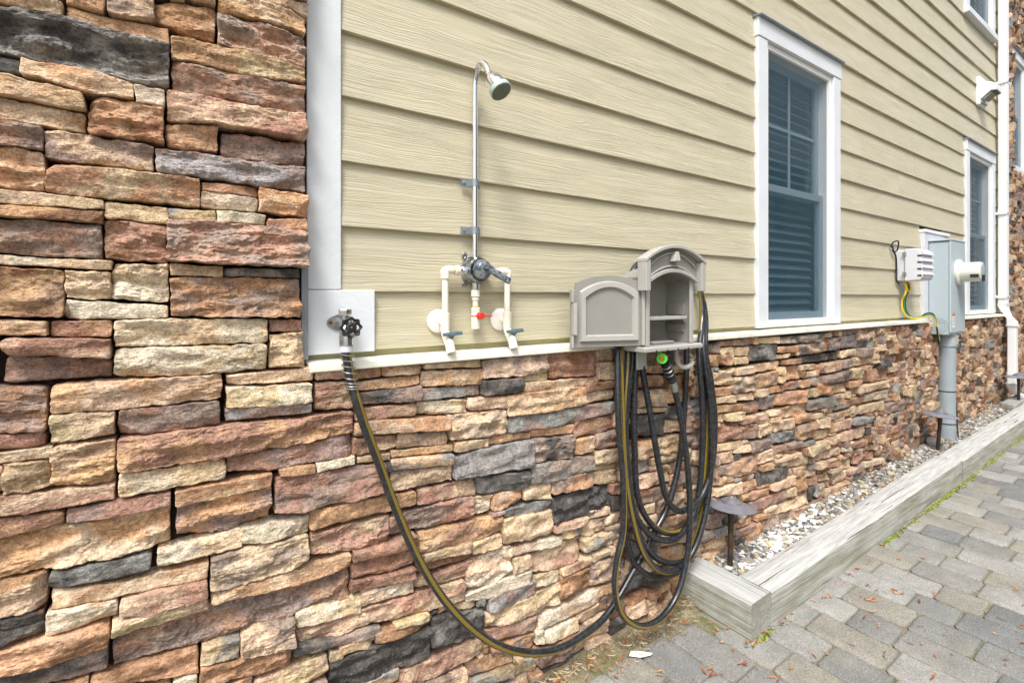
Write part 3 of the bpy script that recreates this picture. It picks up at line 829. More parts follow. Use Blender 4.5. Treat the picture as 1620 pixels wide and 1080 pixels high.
for (xc, yc, k, v, col, dz, rz) in cand:
    p = proj((xc, yc, gz(xc)))
    inview = xc > 0.3 and -60 < p[0] < 1680 and 480 < p[1] < 1130 and (xc * ST + (yc + DC) * CT) > 0.2
    if inview and npv < 299:
        o = bpy.data.objects.new('paver', PM[(k, v)])
        o.location = (xc, yc, gz(xc) + dz)
        o.rotation_euler = (prnd.uniform(-.008, .008), -math.atan(SLOPE) + prnd.uniform(-.008, .008), rz)
        o.color = (*col, 1)
        link(o, paving)
        npv += 1
    else:
        V, F, C = PV[(k, v)]
        V = V + np.array([xc, yc, gz(xc) + dz])
        V[:, 2] += SLOPE * (V[:, 0] - xc)
        Vs.append(V); Fs.append(F + off); Cs.append(C * np.array(col)); off += len(V)
print('pavers in view', npv)
o = bpy.data.objects.new('outer_pavers', grid_mesh('outer_pavers', np.concatenate(Vs), np.concatenate(Fs), M['paver'], True, np.concatenate(Cs)))
o.color = (1, 1, 1, 1)
tag(link(o, paving), kind='stuff')

# dirt strip along the foot of the wall
nxs, nys = 120, 16
X, T = np.meshgrid(np.linspace(-0.7, 1.78, nxs), np.linspace(0, 1, nys), indexing='ij')
wd = 0.09 + .035 * pn(X * 6, 3) + .015 * pn(X * 22, 8)
Y = -0.035 - T * (wd + .05)
Zm = gz(X) - 0.012 + 0.055 * (1 - T) ** 1.3 + .008 * pn(X * 20, Y * 20) + .004 * pn(X * 70, Y * 70)
V = np.stack([X, Y, Zm], -1).reshape(-1, 3)
idx = np.arange(nxs * nys).reshape(nxs, nys)
F = np.stack([idx[:-1, :-1], idx[:-1, 1:], idx[1:, 1:], idx[1:, :-1]], -1).reshape(-1, 4)
tag(link(bpy.data.objects.new('dirt_strip', grid_mesh('dirt_strip', V, F, M['dirt'], True))), kind='structure')

# ------------------------------------------------------------------ timber border
border = thing('timber_border', (1.75, -0.38, 0), 'weathered grey square timbers edging the gravel bed along the wall', 'timber edging')
def timber(x0, x1, y0, y1, top, seed, along='x', name='timber', dz=0.0, mat='timber'):
    n = 40
    r = np.random.RandomState(seed)
    L = (x1 - x0) if along == 'x' else (y1 - y0)
    Wd = (y1 - y0) if along == 'x' else (x1 - x0)
    ts = np.linspace(0, L, n)
    hz = top + 0.12
    c = 0.006
    prof = [(0, -.12), (0, top - c), (c * .3, top - c * .3), (c, top), (Wd * .33, top + .001), (Wd * .66, top + .001), (Wd - c, top), (Wd - c * .3, top - c * .3), (Wd, top - c), (Wd, -.12)]
    V, F = [], []
    k = len(prof)
    for t in ts:
        for j, (q, z) in enumerate(prof):
            jit = (0.0010 if L > 1 else 0.0006) * (r.rand() - .5) * 2 if 0 < j < k - 1 else 0
            bow = .003 * math.sin(t * 2.1 + seed)
            if along == 'x': p = (x0 + t, y0 + q + jit + bow, gz(x0 + t) + z + jit + dz)
            else: p = (x1 - q + jit, y0 + t, gz(x1 - q) + z + jit + dz)
            V.append(p)
    for i in range(n - 1):
        for j in range(k):
            j2 = (j + 1) % k
            F.append((i * k + j, i * k + j2, (i + 1) * k + j2, (i + 1) * k + j))
    F.append(tuple(range(k))[::-1]); F.append(tuple((n - 1) * k + j for j in range(k)))
    me = raw_mesh(name, V, F, M[mat], True)
    try: me.set_sharp_from_angle(angle=math.radians(50))
    except Exception: pass
    o = bpy.data.objects.new(name, me)
    return link(o, border)
e_ = timber(0, 0.318, 1.752, 1.888, 0.138, 3, along='x', mat='timber_end')      # the end timber is made lengthways, then turned out from the wall
for v in e_.data.vertices:
    x, y, z = v.co
    v.co = (y, -0.382 + x, z - gz(x) + gz(y) + 0.0)
timber(1.8895, 4.225, -0.382, -0.246, 0.136, 4)
timber(4.232, 7.3, -0.386, -0.250, 0.133, 6)
timber(7.306, 9.4, -0.383, -0.247, 0.135, 9)

# ------------------------------------------------------------------ gravel bed
GRAV = 0.088
gx, gy = np.meshgrid(np.linspace(1.8, 9.3, 160), np.linspace(-0.30, -0.02, 8), indexing='ij')
V = np.stack([gx, gy, gz(gx) + GRAV - .014 + .006 * pn(gx * 6, gy * 9) + np.clip((gy + .13) * .15, 0, 1)], -1).reshape(-1, 3)
idx = np.arange(160 * 8).reshape(160, 8)
F = np.stack([idx[:-1, :-1], idx[1:, :-1], idx[1:, 1:], idx[:-1, 1:]], -1).reshape(-1, 4)
tag(link(bpy.data.objects.new('gravel_bed', grid_mesh('gravel_bed', V, F, M['grit'], True))), kind='structure')
import bmesh
def ico(sub):
    bm = bmesh.new()
    bmesh.ops.create_icosphere(bm, subdivisions=sub, radius=1.0)
    V = np.array([v.co[:] for v in bm.verts]); F = np.array([[v.index for v in f.verts] for f in bm.faces])
    bm.free()
    return V, F
def lumps(name, N, place, mat, seed, sub=2):
    r = np.random.RandomState(seed)
    shapes = []
    IV, IF = ico(sub)
    for k in range(10):
        v = IV.copy()
        for q in range(7):                                # shave flats off a ball: pebbles and chips
            d = r.randn(3); d /= np.linalg.norm(d)
            c = r.uniform(.55, .95)
            dist = v @ d
            v -= np.outer(np.maximum(dist - c, 0), d) * r.uniform(.6, 1.0)
        v *= 1 + .06 * r.randn(len(v), 1)
        shapes.append(v)
    Vs, Fs, Cs, off = [], [], [], 0
    for n in range(N):
        (x, y, z), (a, b, c), col = place(r)
        R = np.array(Matrix.Rotation(r.rand() * 6.28, 3, 'Z') @ Matrix.Rotation(r.randn() * .4, 3, 'X') @ Matrix.Rotation(r.randn() * .4, 3, 'Y'))
        v = (shapes[r.randint(10)] * np.array([a, b, c])) @ R.T + np.array([x, y, z])
        Vs.append(v); Fs.append(IF + off); off += len(v)
        Cs.append(np.tile(np.array(col) * (1 + .12 * r.randn()), (len(v), 1)))
    me = grid_mesh(name, np.concatenate(Vs), np.concatenate(Fs), mat, True, np.clip(np.concatenate(Cs), .01, .9))
    try: me.set_sharp_from_angle(angle=math.radians(38))
    except Exception: pass
    o = bpy.data.objects.new(name, me)
    return tag(link(o), kind='stuff')
PEB = [srgb(140, 139, 137), srgb(118, 120, 124), srgb(160, 158, 152), srgb(178, 174, 164), srgb(100, 102, 106), srgb(168, 152, 124), srgb(146, 126, 104), srgb(186, 185, 181), srgb(128, 127, 116)]
def pl_pebble(r):
    x = 1.895 + (7.4) * r.rand() ** 1.35
    y = r.uniform(-.246, -.075)
    s = r.uniform(.007, .0165) * (1.0 if x < 4 else .95)
    if r.rand() < .05: s *= 1.5
    return (x, y, gz(x) + GRAV + r.uniform(-.012, .004) + max(y + .13, 0) * .15), (s * 1.25, s, s * .62), PEB[r.randint(len(PEB))]
tag(lumps('gravel', 7200, pl_pebble, M['pebble'], 21, 1), 'grey and tan river gravel filling the bed behind the timbers', 'gravel', kind='stuff')
def pl_chip(r):
    x = 2.38 + r.randn() * .24
    if r.rand() < .25: x = r.uniform(1.95, 3.4)
    x = max(x, 1.92)
    y = r.uniform(-.243, -.10)
    s = r.uniform(.010, .022)
    return (x, y, gz(x) + GRAV + r.uniform(-.004, .008) + max(y + .13, 0) * .15), (s * 1.2, s * .8, s * .38), [srgb(226, 226, 222), srgb(238, 238, 236), srgb(210, 206, 196), srgb(222, 196, 150)][r.choice(4, p=[.4, .35, .18, .07])]
tag(lumps('white_stone_chips', 240, pl_chip, M['pebble'], 5, 1), 'white angular stone chips over the gravel near the first lamp', 'stone chips', kind='stuff')
SW = MB()

# ------------------------------------------------------------------ clapboard wall
clap = thing('clapboard_wall', (3.5, 0, 1.12), 'beige clapboard house wall with white trim above the stone', 'house wall')
WINS = [(2.405, 3.312, 1.1235, 2.70), (5.776, 6.677, 1.1235, 2.69), (5.776, 6.677, 3.80, 5.2)]
PANEL = (4.70, 5.243, 1.02, 1.80)
ZTOP = 5.1
def cut(iv, a, b):
    out = []
    for p, q in iv:
        if b <= p or a >= q: out.append((p, q)); continue
        if a > p: out.append((p, a))
        if b < q: out.append((b, q))
    return out
bz = [1.132] + [1.2965 + .178 * k for k in range(0, 22)]
brnd = random.Random(3)
for r_, z0 in enumerate(bz[:-1]):
    z1 = bz[r_ + 1]
    if z0 > ZTOP: break
    S0 = 0.355 if r_ else 0.449
    iv = [(S0, 6.955)]
    for (a, b, c, d) in WINS + [PANEL]:
        if z1 > c + .002 and z0 < d - .002:
            iv = cut(iv, a + .004, b - .004)
    fin = []
    for p, q in iv:
        if q - p > 2.2 and r_ > 4:
            m = p + (q - p) * brnd.uniform(.3, .7)
            fin += [(p, m - .0012), (m + .0012, q)]
        else: fin.append((p, q))
    for p, q in fin:
        n = max(2, int((q - p) / .25))
        V, Fc = [], []
        zt = min(z1 + .03, 5.4)
        for i in range(n + 1):
            x = p + (q - p) * i / n
            wv = .0012 * math.sin(x * 2.3 + r_ * 1.7)
            for (y, z) in ((-.0280 + wv, z0), (-.0290 + wv, z0 + .0015), (-.0290 + wv + (zt - z0) * .078, zt), (-.004, zt), (-.0135 + wv, z0)):
                V.append((x, y, z))
        for i in range(n):
            for j in range(5):
                j2 = (j + 1) % 5
                Fc.append((i * 5 + j, (i + 1) * 5 + j, (i + 1) * 5 + j2, i * 5 + j2))
        Fc.append((0, 1, 2, 3, 4)); Fc.append(tuple(n * 5 + j for j in range(5))[::-1])
        link(bpy.data.objects.new('siding_board', raw_mesh('siding_board', V, Fc, M['siding'])), clap)
# sheathing behind the boards, with openings
sh = MB()
for s0, s1, z0, z1 in ((0.27, 2.50, 1.09, 5.3), (2.50, 3.215, 2.60, 5.3), (3.215, 5.87, 1.09, 5.3), (5.87, 6.58, 2.60, 3.89), (6.58, 7.08, 1.09, 5.3)):
    sh.box(s0, s1, 0.0, 0.02, z0, z1)
sh.build('sheathing', M['mortar'], clap)
MB().box(0.27, 6.95, -0.012, 0.0, 1.110, 1.15).build('starter_strip', M['flash'], clap)
MB().box(0.2695, 0.3575, -0.034, -0.002, 1.3005, 3.0).build('corner_trim', M['trim'], clap, bevel=0.0025)
MB().box(0.2695, 0.4495, -0.036, -0.002, 1.128, 1.299).build('mounting_block', M['trim'], clap, bevel=0.0025)
MB().box(0.252, 0.268, -0.060, -0.0305, 1.12, 1.36).build('flashing', M['zinc'], clap)
MB().box(6.956, 7.075, -0.036, -0.002, 1.122, 5.3).build('corner_trim', M['trim'], clap, bevel=0.003)

def window(parent, s0, s1, z0, z1, cap=True, grid=True, sill=False):
    yf = -0.043
    c = MB()
    cw = 0.086
    c.box(s0, s0 + cw, yf, -.003, z0, z1 - .104).box(s1 - cw, s1, yf, -.003, z0, z1 - .104)
    win = c.build('window', M['trim'], parent, bevel=0.002)
    MB().box(s0 - .004, s1 + .004, yf - .004, -.003, z1 - .102, z1 - .008).build('head_trim', M['trim'], win, bevel=0.002)
    if cap:
        MB().prism([(s0 - .012, -.002, z1 + .012), (s0 - .012, yf - .022, z1 - .002), (s0 - .012, yf - .022, z1 - .0075), (s0 - .012, -.002, z1 - .0075)], (s1 - s0 + .024, 0, 0)).build('drip_cap', M['zinc'], win)
    a, b, zb, zt = s0 + cw + .001, s1 - cw - .001, z0, z1 - .104
    if sill:
        MB().box(s0 - .02, s1 + .02, yf - .02, -.003, z0 - .055, z0 - .002).build('sill', M['trim'], win, bevel=0.003)
    fw = 0.03
    f = MB()
    f.box(a, a + fw, yf + .014, .055, zb, zt).box(b - fw, b, yf + .014, .055, zb, zt)
    f.box(a + fw, b - fw, yf + .014, .055, zt - fw, zt).box(a + fw, b - fw, yf + .014, .055, zb, zb + .036)
    f.build('frame', M['vinyl'], win, bevel=0.0015)
    ia, ib, iz0, iz1 = a + fw, b - fw, zb + .036, zt - fw
    zm = iz0 + (iz1 - iz0) * .50
    def sash(z0_, z1_, y0, y1):
        t = .038
        m = MB()
        m.box(ia + .002, ia + t, y0, y1, z0_, z1_).box(ib - t, ib - .002, y0, y1, z0_, z1_)
        m.box(ia + t, ib - t, y0, y1, z0_, z0_ + t).box(ia + t, ib - t, y0, y1, z1_ - t, z1_)
        return m.build('sash', M['sash'], win, bevel=0.0015)
    sash(zm - .02, iz1 - .001, .030, .052)
    sash(iz0 + .001, zm + .022, .004, .027)
    MB().box(ia + .04, ib - .04, .0395, .0425, zm + .018, iz1 - .039).build('pane', M['glass'], win)
    MB().box(ia + .04, ib - .04, .0135, .0165, iz0 + .039, zm - .016).build('pane', M['glass'], win)
    if grid:
        xm, zg = (ia + ib) / 2, (zm + iz1) / 2
        MB().box(xm - .008, xm + .008, .033, .0385, zm + .019, iz1 - .04).build('muntin', M['sash'], win)
        MB().box(ia + .041, xm - .009, .033, .0385, zg - .008, zg + .008).build('muntin', M['sash'], win)
        MB().box(xm + .009, ib - .041, .033, .0385, zg - .008, zg + .008).build('muntin', M['sash'], win)
    MB().box(ia + .001, ib - .001, -.0155, -.0145, iz0 + .001, iz1 - .001).build('insect_screen', M['screen'], win)
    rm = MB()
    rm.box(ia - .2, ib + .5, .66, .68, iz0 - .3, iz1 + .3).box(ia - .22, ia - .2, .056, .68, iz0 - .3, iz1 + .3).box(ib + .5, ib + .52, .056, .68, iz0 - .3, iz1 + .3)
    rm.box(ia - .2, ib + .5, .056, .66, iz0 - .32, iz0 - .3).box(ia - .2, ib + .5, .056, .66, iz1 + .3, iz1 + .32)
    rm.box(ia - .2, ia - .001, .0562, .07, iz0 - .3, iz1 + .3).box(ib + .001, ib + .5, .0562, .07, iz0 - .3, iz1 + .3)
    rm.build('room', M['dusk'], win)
    me = None
    nsl = int((iz1 - iz0) / .05)
    for k in range(nsl):
        z = iz0 + .03 + k * .05
        if me is None:
            sl = MB().hexa([(ia + .01, .062, z), (ib - .01, .062, z), (ib - .01, .092, z + .03), (ia + .01, .092, z + .03),
                            (ia + .01, .0605, z + .002), (ib - .01, .0605, z + .002), (ib - .01, .0905, z + .032), (ia + .01, .0905, z + .032)])
            so = sl.build('blind_slat', M['blind'], win)
            me = so.data
        else:
            so = bpy.data.objects.new('blind_slat', me)
            so.location = (0, 0, k * .05)
            link(so, win)
    return win
window(clap, *WINS[0])
window(clap, *WINS[1])
window(clap, WINS[2][0], WINS[2][1], WINS[2][2] + .06, WINS[2][3], sill=True)
window(stone_wall, WIN4[0] - .001, WIN4[1] + .001, WIN4[2] + .06, WIN4[3], grid=False, sill=True)

# ------------------------------------------------------------------ downspout
ds = thing('downspout', (6.89, -0.07, 0.1), 'white rectangular downspout with an offset elbow at the stone ledge', 'downspout')
def rect_tube(path, w_, d_):
    m = MB()
    n0 = 0
    for k, (x, y, z, ty, tz) in enumerate(path):               # ty, tz: unit vector across the depth
        for (a, b) in ((-1, -1), (1, -1), (1, 1), (-1, 1)):
            m.V.append((x + a * w_ / 2, y + b * ty * d_ / 2, z + b * tz * d_ / 2))
    for k in range(len(path) - 1):
        for i in range(4):
            j = (i + 1) % 4
            m.F.append((k * 4 + i, k * 4 + j, (k + 1) * 4 + j, (k + 1) * 4 + i))
    m.F.append((0, 1, 2, 3)); m.F.append(tuple((len(path) - 1) * 4 + i for i in (3, 2, 1, 0)))
    return m
dx = 6.80
rect_tube([(dx, -.075, 1.20, 1, 0), (dx, -.075, 5.2, 1, 0)], .088, .066).build('upper_pipe', M['vinyl'], ds, bevel=0.006)
rect_tube([(dx, -.075, 1.215, 1, 0), (dx, -.078, 1.17, .93, .36), (dx, -.105, 1.11, .8, .6), (dx, -.135, 1.055, .93, .36), (dx, -.14, 1.0, 1, 0)], .094, .072).build('elbow', M['vinyl'], ds, bevel=0.006)
rect_tube([(dx, -.14, 1.015, 1, 0), (dx, -.14, .42, 1, 0)], .086, .064).build('lower_pipe', M['vinyl'], ds, bevel=0.006)
rect_tube([(dx, -.14, .435, 1, 0), (dx, -.142, .38, .95, .3), (dx, -.165, .325, .72, .69), (dx, -.215, .295, .2, .98), (dx, -.30, .285, 0, 1), (dx, -.46, .28, 0, 1)], .094, .072).build('foot_elbow', M['vinyl'], ds, bevel=0.006)
for z in (1.27, 2.1, 3.4):
    MB().box(dx - .058, dx + .058, -.111, -.027, z, z + .025).build('strap', M['vinyl'], ds, bevel=0.002)
    MB().cyl((dx - .02, -.112, z + .012), (dx - .02, -.117, z + .012), .006, 8).build('screw', M['rust'], ds)
slabt = MB()
sl0 = Vector((6.75, -.20, gz(6.75) + GRAV))
slabt.hexa([(6.35, -.245, gz(6.3) + .08), (7.0, -.245, gz(7) + .08), (7.05, -.12, gz(7) + .08), (6.4, -.12, gz(6.3) + .08), (6.36, -.24, gz(6.3) + .15), (6.98, -.24, gz(7) + .15), (7.03, -.13, gz(7) + .15), (6.42, -.125, gz(6.3) + .15)])
tag(slabt.build('flat_rock', M['slab'], bevel=.02, seg=3), 'flat grey rock lying in the gravel under the downspout', 'rock')
rk = lumps('boulder', 1, lambda r: ((4.62, -.135, gz(4.62) + .12), (.055, .04, .045), srgb(176, 172, 162)), M['pebble'], 77, 2)
rk['kind'] = 'thing'
tag(rk, 'pale fist-sized stone on the gravel behind the second lamp', 'rock')
# ------------------------------------------------------------------ dryer vent
vx = 6.13
vent = thing('dryer_vent', (vx, -.03, 3.1), 'white plastic dryer vent hood high on the siding by the downspout', 'vent')
MB().box(vx, vx + .20, -.05, -.018, 3.07, 3.33).build('base_plate', M['vinyl'], vent, bevel=.004)
MB().prism([(vx + .02, -.05, 3.28), (vx + .02, -.12, 3.255), (vx + .02, -.16, 3.225), (vx + .02, -.16, 3.17), (vx + .02, -.12, 3.178), (vx + .02, -.05, 3.12)], (.16, 0, 0)).build('hood', M['vinyl'], vent, bevel=.004)
MB().prism([(vx + .03, -.07, 3.128), (vx + .03, -.125, 3.165), (vx + .03, -.127, 3.160), (vx + .03, -.072, 3.112)], (.14, 0, 0)).build('flap', M['resin'], vent)
MB().box(vx + .035, vx + .165, -.156, -.122, 3.160, 3.1685).build('opening', M['dark'], vent)
MB().box(vx + .02, vx + .18, -.062, -.0505, 3.085, 3.10).build('drip_lip', M['zinc'], vent)

# ------------------------------------------------------------------ electric meter
mt = thing('electric_meter', (4.95, -.05, 1.0), 'grey electric meter cabinet with round glass meter on white backing panel', 'meter box')
MB().box(PANEL[0], PANEL[1], -.052, -.003, 0.93, 1.775).build('backing_panel', M['util'], mt, bevel=.002)
MB().box(PANEL[0] - .004, PANEL[1] + .004, -.06, -.003, 1.777, 1.80).build('drip_cap', M['vinyl'], mt, bevel=.002)
mb = MB().box(4.775, 5.10, -.178, -.054, .995, 1.70).build('cabinet', M['meter'], mt, bevel=.006)
MB().box(4.770, 5.105, -.188, -.175, 1.012, 1.705).build('cover', M['meter'], mt, bevel=.004)
MB().box(4.766, 5.109, -.192, -.054, 1.7055, 1.717).build('top_lip', M['meter'], mt, bevel=.003)
for rr in (.055, .04, .026):
    m = MB()
    ring = [Vector((4.7735, -.116 + rr * math.cos(t * math.pi / 14), 1.068 + rr * math.sin(t * math.pi / 14))) for t in range(29)]
    m.tube(ring, .0016, 6)
    m.build('knockout_ring', M['meter'], mb, smooth=True)
MB().lathe((4.935, -.188, 1.47), (0, -1, 0), [(0, .098), (.012, .098), (.02, .09), (.022, .078)], 36).build('socket_ring', M['pale'], mt, smooth=True)
MB().lathe((4.935, -.208, 1.47), (0, -1, 0), [(0, .075), (.10, .073), (.118, .068), (.122, .05)], 36).build('meter_dial', M['pale'], mt, smooth=True)
MB().lathe((4.935, -.3302, 1.47), (0, -1, 0), [(0, .058), (.003, .055)], 36).build('glass', M['glass'], mt, smooth=True)
MB().box(4.900, 4.97, -.3325, -.328, 1.40, 1.445).build('display', M['dark'], mt)
MB().box(4.853, 4.866, -.32, -.275, 1.425, 1.45).build('side_port', M['dark'], mt)
st = MB().box(4.80, 4.85, -.1892, -.1885, 1.05, 1.135).build('warning_sticker', M['sticker'], mt)
MB().box(4.80, 4.85, -.1892, -.1885, 1.1355, 1.16).build('sticker_band', M['orange'], mt)
for z in (1.115, 1.095, 1.072):
    MB().box(4.808, 4.84, -.1897, -.18925, z, z + .007).build('printed_line', M['ink'], st)
MB().box(4.79, 4.808, -.205, -.188, .985, 1.011).build('latch', M['steel'], mt, bevel=.002)
tg = thing('seal_tag', (5.02, -.13, .93), 'small white seal tag hanging under the meter cabinet', 'tag')
MB().box(5.00, 5.035, -.135, -.128, .905, .955).build('tag_plate', M['pvcw'], tg, bevel=.002)
MB().cyl((5.018, -.131, .956), (5.018, -.131, .9945), .0012, 6).build('tag_wire', M['steel'], tg)
cd = thing('conduit_riser', (4.935, -.12, .1), 'thick grey conduit rising from the gravel to the meter cabinet', 'conduit')
MB().cyl((4.935, -.118, .02), (4.935, -.118, .905), .057, 32).build('pipe', M['conduit'], cd, smooth=True)
MB().lathe((4.935, -.118, .90), (0, 0, 1), [(0, .063), (.055, .063), (.06, .06), (.092, .06)], 32).build('coupling', M['conduit'], cd, smooth=True)
for z in (.30, .55):
    MB().lathe((4.935, -.118, z), (0, 0, 1), [(0, .0575), (.0005, .0595), (.0065, .0595), (.007, .0575)], 32).build('cable_tie', M['dark'], cd, smooth=True)
MB().tube(spline([(4.985, -.15, .62), (4.99, -.165, .4), (4.985, -.172, .25), (4.96, -.19, .16), (4.93, -.215, .1)], 6), .005, 8).build('thin_cable', M['dark'], cd, smooth=True)

# ------------------------------------------------------------------ network box and its wires
ub = thing('utility_box', (4.26, -.03, 1.4), 'pale grey plastic utility box with louvred front beside the meter', 'utility box')
MB().box(4.225, 4.42, -.075, -.018, 1.395, 1.612).build('base', M['util'], ub, bevel=.006)
MB().prism([(4.215, -.076, 1.392), (4.215, -.165, 1.40), (4.215, -.178, 1.42), (4.215, -.168, 1.60), (4.215, -.150, 1.618), (4.215, -.076, 1.62)], (.215, 0, 0)).build('lid', M['util'], ub, bevel=.006)
for k in range(4):
    z = 1.425 + .046 * k
    MB().prism([(4.2128, -.150, z), (4.2128, -.174, z - .002), (4.2128, -.172, z + .010), (4.2128, -.150, z + .010)], (.004, 0, 0)).build('louvre_slot', M['dark'], ub)
    MB().prism([(4.222, -.170, z + .012), (4.222, -.186, z + .012), (4.222, -.171, z + .04)], (.20, 0, 0)).build('louvre', M['util'], ub)
for z in (1.43, 1.57):
    MB().box(4.207, 4.214, -.088, -.066, z, z + .026).build('hinge', M['steel'], ub, bevel=.001)
MB().tube(spline([(4.12, -.03, 1.625), (4.12, -.04, 1.66), (4.14, -.06, 1.672), (4.16, -.06, 1.655), (4.165, -.05, 1.61), (4.14, -.04, 1.60), (4.13, -.035, 1.635)], 8), .005, 8).build('cable_loop', M['dark'], ub, smooth=True)
MB().tube(spline([(4.13, -.035, 1.61), (4.185, -.035, 1.57), (4.20, -.035, 1.48), (4.2, -.035, 1.40), (4.23, -.04, 1.375)], 8), .006, 8).build('cable', M['dark'], ub, smooth=True)
wires = thing('ground_wires', (4.4, -.05, 1.12), 'yellow, green and black wires running from the utility box to the ledge', 'wires')
for k, (mm, o_, sag) in enumerate((('wirey', -.03, .02), ('wireg', .012, .0), ('dark', 0.03, -.01))):
    p = [(4.30, -.06, 1.395), (4.285 + o_, -.07, 1.33 - sag), (4.30 + o_, -.045, 1.26), (4.31 + o_, -.045, 1.19), (4.36 + o_, -.06, 1.14), (4.46 + o_, -.085, 1.128 + .004 * k), (4.56, -.10, 1.135 + .012 * k), (4.66, -.115, 1.13 + .01 * k), (4.69, -.125, 1.06), (4.74, -.125, .97 - .02 * k), (4.86, -.10, .96)]
    MB().tube(spline(p, 8), .0055, 8).build('wire', M[mm], wires, smooth=True)
MB().tube(spline([(4.27, -.06, 1.393), (4.25, -.075, 1.36), (4.27, -.08, 1.325), (4.31, -.08, 1.33), (4.33, -.07, 1.37), (4.32, -.06, 1.393)], 8), .005, 8).build('wire_loop', M['wirey'], wires, smooth=True)

# ------------------------------------------------------------------ outdoor shower
sh_ = thing('outdoor_shower', (.761, -.03, 1.2), 'chrome outdoor shower on the siding with cream pipes and mixing valve', 'shower')
pole = [(.761, -.055, 1.385), (.761, -.055, 1.55), (.761, -.055, 1.75), (.761, -.055, 1.92), (.761, -.057, 1.955), (.761, -.068, 1.983), (.761, -.088, 1.998), (.761, -.108, 1.993), (.761, -.125, 1.974), (.761, -.139, 1.948)]
MB().tube(spline(pole, 8), .0092, 16).build('pole', M['chrome'], sh_, smooth=True)
hd = Vector((0.02, -.047, -.074)).normalized()
hb = Vector((.761, -.137, 1.953))
MB().lathe(hb, hd, [(0, .0105), (.006, .012), (.014, .013), (.02, .019), (.035, .026), (.055, .030), (.068, .0315)], 32).build('shower_head', M['chrome'], sh_, smooth=True)
MB().lathe(hb + hd * .0682, hd, [(0, .0325), (.012, .0335), (.015, .032)], 32).build('head_rim', simple('pale_aqua_plastic', srgb(176, 200, 190), .4), sh_, smooth=True)
fc = MB().lathe(hb + hd * .0834, hd, [(0, .0315), (.002, .030)], 32).build('spray_face', simple('spray_face_grey', srgb(104, 112, 96), .6, var=.3, vs=200), sh_, smooth=True)
d_, u_, v_ = frame_of(hd)
for rr, cnt in ((.008, 6), (.015, 12), (.022, 18), (.027, 24)):
    m = MB()
    for i in range(cnt):
        a = 2 * math.pi * i / cnt
        c = hb + hd * .0855 + u_ * rr * math.cos(a) + v_ * rr * math.sin(a)
        m.cyl(c, c + hd * .0012, .0011, 6)
    m.build('nozzle_ring', M['resin'], fc)
for z in (1.638, 1.489):
    m = MB()
    m.box(.722, .752, -.037, -.033, z - .011, z + .011)
    m.lathe((.761, -.055, z - .011), (0, 0, 1), [(0, .0096), (0, .0118), (.022, .0118), (.022, .0096)], 24, caps=False)
    m.box(.749, .753, -.052, -.033, z - .011, z + .011).box(.769, .773, -.052, -.033, z - .011, z + .011).box(.773, .79, -.037, -.033, z - .011, z + .011)
    pc = m.build('pipe_clamp', M['zinc'], sh_)
    MB().lathe((.733, -.037, z), (0, -1, 0), [(0, .0055), (.002, .005), (.003, .002)], 12).build('screw', M['steel'], pc, smooth=True)
VX, VZ = .768, 1.365
MB().lathe((VX, -.026, VZ), (0, -1, 0), [(0, .040), (.006, .045), (.024, .046), (.03, .043), (.042, .041), (.052, .036)], 40).build('valve_body', M['pitted'], sh_, smooth=True)
MB().lathe((VX, -.079, VZ), (0.12, -1, 0), [(0, .031), (.012, .031), (.022, .028), (.028, .022), (.031, .01)], 32).build('valve_hub', M['handle'], sh_, smooth=True)
m = MB()
m.hexa([(.758, -.098, 1.366), (.782, -.098, 1.380), (.845, -.128, 1.338), (.838, -.128, 1.318), (.762, -.114, 1.368), (.782, -.114, 1.380), (.843, -.142, 1.338), (.836, -.142, 1.320)])
m.build('lever', M['handle'], sh_, bevel=.004)
for (sx, sz) in ((.738, 1.412), (.738, 1.322)):
    MB().lathe((sx, -.0265, sz), (0, -1, 0), [(0, .010), (.004, .010), (.006, .006)], 14).build('mounting_ear', M['pitted'], sh_, smooth=True)
MB().cyl((.766, -.05, 1.33), (.766, -.05, 1.30), .013, 12).build('chrome_nipple', M['chrome'], sh_, smooth=True)
def fit(name, p0, p1, r, parent, mat='cpvc', n=20):
    p0, p1 = Vector(p0), Vector(p1)
    L = (p1 - p0).length
    c = min(.0015, L * .2)
    return MB().lathe(p0, p1 - p0, [(0, r - c), (c, r), (L - c, r), (L, r - c)], n).build(name, M[mat], parent, smooth=True)
# middle drain valve
fit('fitting', (.766, -.05, 1.302), (.766, -.05, 1.281), .0145, sh_)
fit('fitting', (.766, -.05, 1.2805), (.766, -.05, 1.270), .0115, sh_)
fit('pipe', (.766, -.05, 1.2695), (.766, -.05, 1.245), .009, sh_)
fit('glue_band', (.7665, -.0505, 1.254), (.7665, -.0505, 1.248), .0096, sh_, 'yellow')
fit('ball_valve', (.767, -.05, 1.2475), (.767, -.05, 1.18), .0142, sh_)
hv = MB().lathe((.772, -.064, 1.222), (0, -1, 0), [(0, .011), (.014, .0115), (.018, .009)], 20).build('red_handle', M['red'], sh_, smooth=True)
MB().hexa([(.735, -.080, 1.2195), (.812, -.080, 1.2195), (.812, -.077, 1.2195), (.735, -.077, 1.2195), (.735, -.080, 1.2235), (.812, -.080, 1.2235), (.812, -.077, 1.2235), (.735, -.077, 1.2235)]).build('handle_wing', M['red'], hv, bevel=.001)
